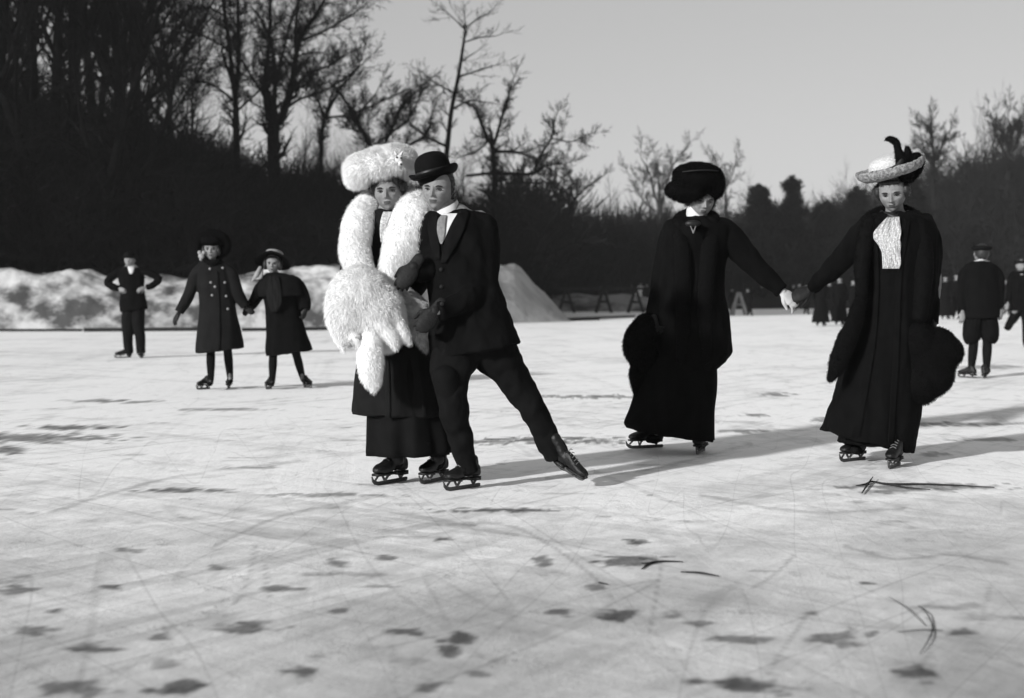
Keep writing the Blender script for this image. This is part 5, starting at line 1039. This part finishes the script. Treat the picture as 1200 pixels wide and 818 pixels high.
# the boy seen from behind
D = 16.8
f = skater(D, dict(sh_l=(1135, 318), sh_r=(1163, 318), el_l=(1129, 345), el_r=(1170, 345), wr_l=(1128, 366, -.05), wr_r=(1171, 362, -.05), hip_l=(1141, 372), hip_r=(1157, 372), kn_l=(1141, 402), kn_r=(1157, 402), an_l=(1138, 434), an_r=(1156, 434)),
       (1150, 298, 24, 180), 'boy in knee breeches and cap seen from behind', [(1141, 306, 1160, 306, .07), (1133, 310, 1167, 310, .10), (1128, 320, 1171, 320, .12), (1127, 345, 1172, 345, .13), (1126, 371, 1174, 370, .15), (1128, 373, 1173, 372, .14)],
       [([(1135, 315), (1129, 325), (1127, 346), (1128, 364, -.05)], [6, 6.5, 6, 5]), ([(1164, 315), (1170, 325), (1171, 346), (1172, 360, -.05)], [6, 6.5, 6, 5])],
       legs=[([(1143, 364), (1139.5, 382), (1139, 395), (1141, 401)], [11, 11, 10.5, 8]), ([(1156, 364), (1159, 382), (1160, 395), (1158, 401)], [11, 11, 10.5, 8])], hat='cap', cm='suit', lm='suit', shoes=[(gp(1140, D, .03, -.06), gp(1140, D, -.12, .14)), (gp(1156, D, -.05, -.08), gp(1156, D, .06, .14))])
g = Geo(); tube(g, f.P([(1142, 306.5, .03), (1150, 304.5, -.10), (1159, 306.5, .03)]), [.010]*3, 8, 5); f.part('collar', g, M['linen'])
# the skater at the right edge with one leg swung back
D = 26.5
skater(D, dict(sh_l=(1187, 322), sh_r=(1208, 324), el_l=(1184, 340), el_r=(1214, 342), wr_l=(1181, 356, -.05), wr_r=(1215, 358, -.05), hip_l=(1190, 360), hip_r=(1203, 360), kn_l=(1187, 374, .15), kn_r=(1203, 384), an_l=(1180, 385, .45), an_r=(1203, 402)),
       (1196, 311.5, 15, 10), 'skater at the right edge with one leg swung back, near the boy', [(1191, 317, 1204, 317, .07), (1186, 320, 1209, 320, .11), (1184, 330, 1212, 330, .13), (1184, 348, 1212, 348, .13), (1183, 364, 1213, 364, .15)],
       [([(1188, 321), (1184, 328), (1183, 342), (1181, 354, -.04)], [4, 4.3, 4, 3.3]), ([(1207, 321), (1212, 328), (1214, 342), (1215, 356, -.04)], [4, 4.3, 4, 3.3])],
       legs=[([(1193, 358), (1189, 370, .1), (1184, 378, .3), (1180, 385, .42)], [7, 6, 4.8, 4]), ([(1203, 358), (1203, 380), (1203, 403)], [7, 5.5, 4])], hat='cap', shirt=[(316, 1195, 1200), (322, 1196, 1199)], shoes=[(gp(1203, D, .0, .1), gp(1203, D, .04, -.15))], lm='suit')
# far skaters
def far(px, foot, top, kind, label, group='skaters in the far distance', lean=0, cm='wool_black', lm='wool_black', yaw=0, stride=0., skirt_end=None):
    D = F_PX/(foot-HZ); H = (foot-top)  # height in px
    y = lambda f_: foot-H*f_; x = lambda f_, o: px+lean*f_+o*H
    J = dict(sh_l=(x(.82, -.09), y(.80)), sh_r=(x(.82, .09), y(.80)), el_l=(x(.6, -.15), y(.63)), el_r=(x(.6, .15), y(.63)), wr_l=(x(.5, -.14), y(.50), -.12), wr_r=(x(.5, .14), y(.50), -.12), hip_l=(x(.5, -.05), y(.5)), hip_r=(x(.5, .05), y(.5)), kn_l=(x(.28, -.05-stride*.5), y(.28)), kn_r=(x(.28, .05+stride*.5), y(.28)), an_l=(x(0, -.05-stride), y(.07)), an_r=(x(0, .05+stride), y(.07)))
    hd = (x(.92, 0), y(.91), H*.13, yaw)
    coat = [(x(.84, -.05), y(.84), x(.84, .05), y(.84), .06), (x(.82, -.10), y(.81), x(.82, .10), y(.81), .10), (x(.78, -.125), y(.76), x(.78, .125), y(.76), .12), (x(.6, -.10), y(.62), x(.6, .10), y(.62), .12), (x(.45, -.13), y(.42), x(.45, .13), y(.42), .15)]
    sl = [([J['sh_l'], J['el_l'], J['wr_l']], [H*.038, H*.034, H*.027]), ([J['sh_r'], J['el_r'], J['wr_r']], [H*.038, H*.034, H*.027])]
    if kind == 'woman': kw = dict(skirt=[(x(.55, -.09), y(.55), x(.55, .09), y(.55), .13), (x(.3, -.14), y(.3), x(.3, .14), y(.3), .2), (x(.06, -.18), y(.07), x(.06, .18), y(.07), .26)], hat='wide')
    else: kw = dict(legs=[([(x(.5, -.045), y(.5)), J['kn_l'], J['an_l']], [H*.065, H*.05, H*.035]), ([(x(.5, .045), y(.5)), J['kn_r'], J['an_r']], [H*.065, H*.05, H*.035])], hat='bowler' if kind == 'man' else 'cap')
    sh = [(gp(x(0, -.05-stride), D, 0, .1), gp(x(0, -.05-stride), D, -.06, -.14)), (gp(x(0, .05+stride), D, 0, .1), gp(x(0, .05+stride), D, .06, -.14))]
    return skater(D, J, hd, label, coat, sl, cm=cm, lm=lm, shoes=sh, group=group, hands=False, vox=.03, **kw)
far(690, 361.8, 330, 'man', 'far man standing behind the rail between the first two trestles')
far(646, 364, 330, 'man', 'far man half hidden by the end of the snow heap')
far(748, 363.5, 330, 'man', 'far skater in a pale jersey bending beside the last trestle', cm='white_cloth', lean=3)
far(740, 362, 332, 'man', 'far dark skater just left of the pale jersey')
far(720, 361, 333, 'boy', 'small far boy behind the rail near the last trestle')
far(879, 370, 337, 'man', 'far dark skater right of the single pale trestle', lean=-3)
far(858, 368, 337, 'man', 'far grey skater behind the single pale trestle', cm='wool_dark')
far(893, 361.5, 333, 'man', 'far slim dark skater under the outstretched arm')
far(962, 382, 322, 'woman', 'far woman in long skirt, nearer left one below the clasped hands')
far(984, 381, 322, 'woman', 'far woman in long skirt against the coat of the plumed woman')
far(945, 368.5, 332, 'man', 'far man behind the clasped hands')
far(930, 364, 332, 'woman', 'far woman in dark coat just left of the dark gloved hand')
far(1108, 374, 321, 'woman', 'far woman just right of the fur edged coat')
far(1121, 373.5, 319, 'man', 'far man with pale shirt between the plumed woman and the boy')
far(1130, 379, 325, 'boy', 'far boy partly behind the boy in knee breeches')
far(1180, 369, 326, 'man', 'far man between the boy and the skater at the right edge')
far(758, 364, 331, 'man', 'far dark skater beside the muff of the fur hatted woman')
far(702, 358, 333, 'man', 'tiny far man behind the middle trestle')
far(676, 357, 333, 'woman', 'tiny far woman behind the first trestle')
far(733, 357.5, 333, 'woman', 'tiny far woman behind the rail left of the pale jersey')
far(870, 361, 333, 'woman', 'far woman just right of the pale trestle', cm='wool_dark')
far(903, 360, 333, 'man', 'far man close under the sleeve of the white gloved woman')
far(914, 361, 334, 'woman', 'tiny far woman left of the clasped hands')
far(937, 363, 331, 'man', 'tiny far man behind the dark glove')
far(972, 372, 328, 'man', 'far man between the two far women in long skirts')
far(1000, 376, 326, 'man', 'far man close against the left edge of the plumed woman')
far(1102, 364, 328, 'man', 'tiny far man beside the coat edge above the large muff')
far(1172, 364, 328, 'woman', 'tiny far woman right of the boy in knee breeches')
far(1090, 366, 330, 'man', 'far man almost hidden behind the fur edged coat')
far(612, 355.8, 331, 'man', 'tiny far man at the top of the snow heap') if False else None
# ---- things lying on the ice
g = Geo(); P_ = [G(752, 668), G(762, 661), G(778, 659), G(800, 659.5)]; tube(g, [p+np.array((0, 0, .004)) for p in P_], [.002, .0045, .004, .002], 8, 4); tube(g, [G(762, 661)+np.array((0, 0, .004)), G(752, 662)+np.array((0, 0, .006))], [.003, .0015], 6, 1)
tag(obj('twig', g, M['wood']), 'thin dark twig lying on the ice below the woman in the fur hat', 'twig')
g = Geo(); tube(g, [G(x, y)+np.array((0, 0, .008)) for x, y in ((1003, 571), (1015, 569), (1022, 566), (1040, 569), (1075, 569), (1110, 570), (1165, 573))], [.002, .006, .005, .006, .005, .004, .002], 8, 4); tube(g, [G(1010, 580)+np.array((0, 0, .01)), G(1017, 570)+np.array((0, 0, .012)), G(1023, 563)+np.array((0, 0, .02))], [.003, .006, .002], 6, 2)
tube(g, [G(1040, 569)+np.array((0, 0, .01)), G(1062, 574)+np.array((0, 0, .012)), G(1090, 575)+np.array((0, 0, .006))], [.005, .004, .002], 6, 2)
tag(obj('crack_ridge', g, M['wood']), 'dark ragged crack ridge in the ice in front of the plumed woman', 'ice_crack')  # forked tubes stand in for a ragged crack ridge
g = Geo(); tube(g, [G(702, 684)+np.array((0, 0, .004)), G(712, 686)+np.array((0, 0, .004))], [.003, .002], 6, 2); tag(obj('twig', g, M['wood']), 'tiny twig bit on the ice left of the cracked patch', 'twig')
g = Geo(); tube(g, [G(798, 671)+np.array((0, 0, .003)), G(820, 673)+np.array((0, 0, .006)), G(842, 676)+np.array((0, 0, .003))], [.002, .004, .002], 6, 3); tag(obj('twig', g, M['wood']), 'short twig on the bright ice right of the thin dark twig', 'twig')

for P_, r_, lab in (([(1076, 711), (1086, 722), (1093, 736), (1089, 752), (1078, 768)], [.002, .004, .005, .004, .002], 'curved dark twig on the ice near the lower right corner'),
    ([(1052, 742), (1080, 742), (1104, 740)], [.002, .004, .002], 'short straight twig crossing the curved twig at lower right'),
    ([(1040, 700), (1062, 716), (1085, 735)], [.001, .003, .002], 'thin twig pointing at the curved twig at lower right')):
    g = Geo(); tube(g, [G(x, y)+np.array((0, 0, .004+.006*(i % 2))) for i, (x, y) in enumerate(P_)], [q*.45 for q in r_], 8, 4); tag(obj('twig', g, M['wood']), lab, 'twig')
# ------------------------------------------------------------------ the winter air between the camera and the far wood
g = Geo(); box(g, (0, 1700, 17), (7400, 4200, 36)); hz_ = bpy.data.materials.new('haze'); hz_.use_nodes = True; n = hz_.node_tree.nodes; n.remove(n['Principled BSDF'])
v = n.new('ShaderNodeVolumePrincipled'); v.inputs['Color'].default_value = (.85, .85, .85, 1); v.inputs['Density'].default_value = .0004; v.inputs['Anisotropy'].default_value = 0
hz_.node_tree.links.new(v.outputs[0], n['Material Output'].inputs['Volume']); tag(obj('haze', g, hz_, smooth=False), 'thin winter haze over the ice', None, None, 'stuff')
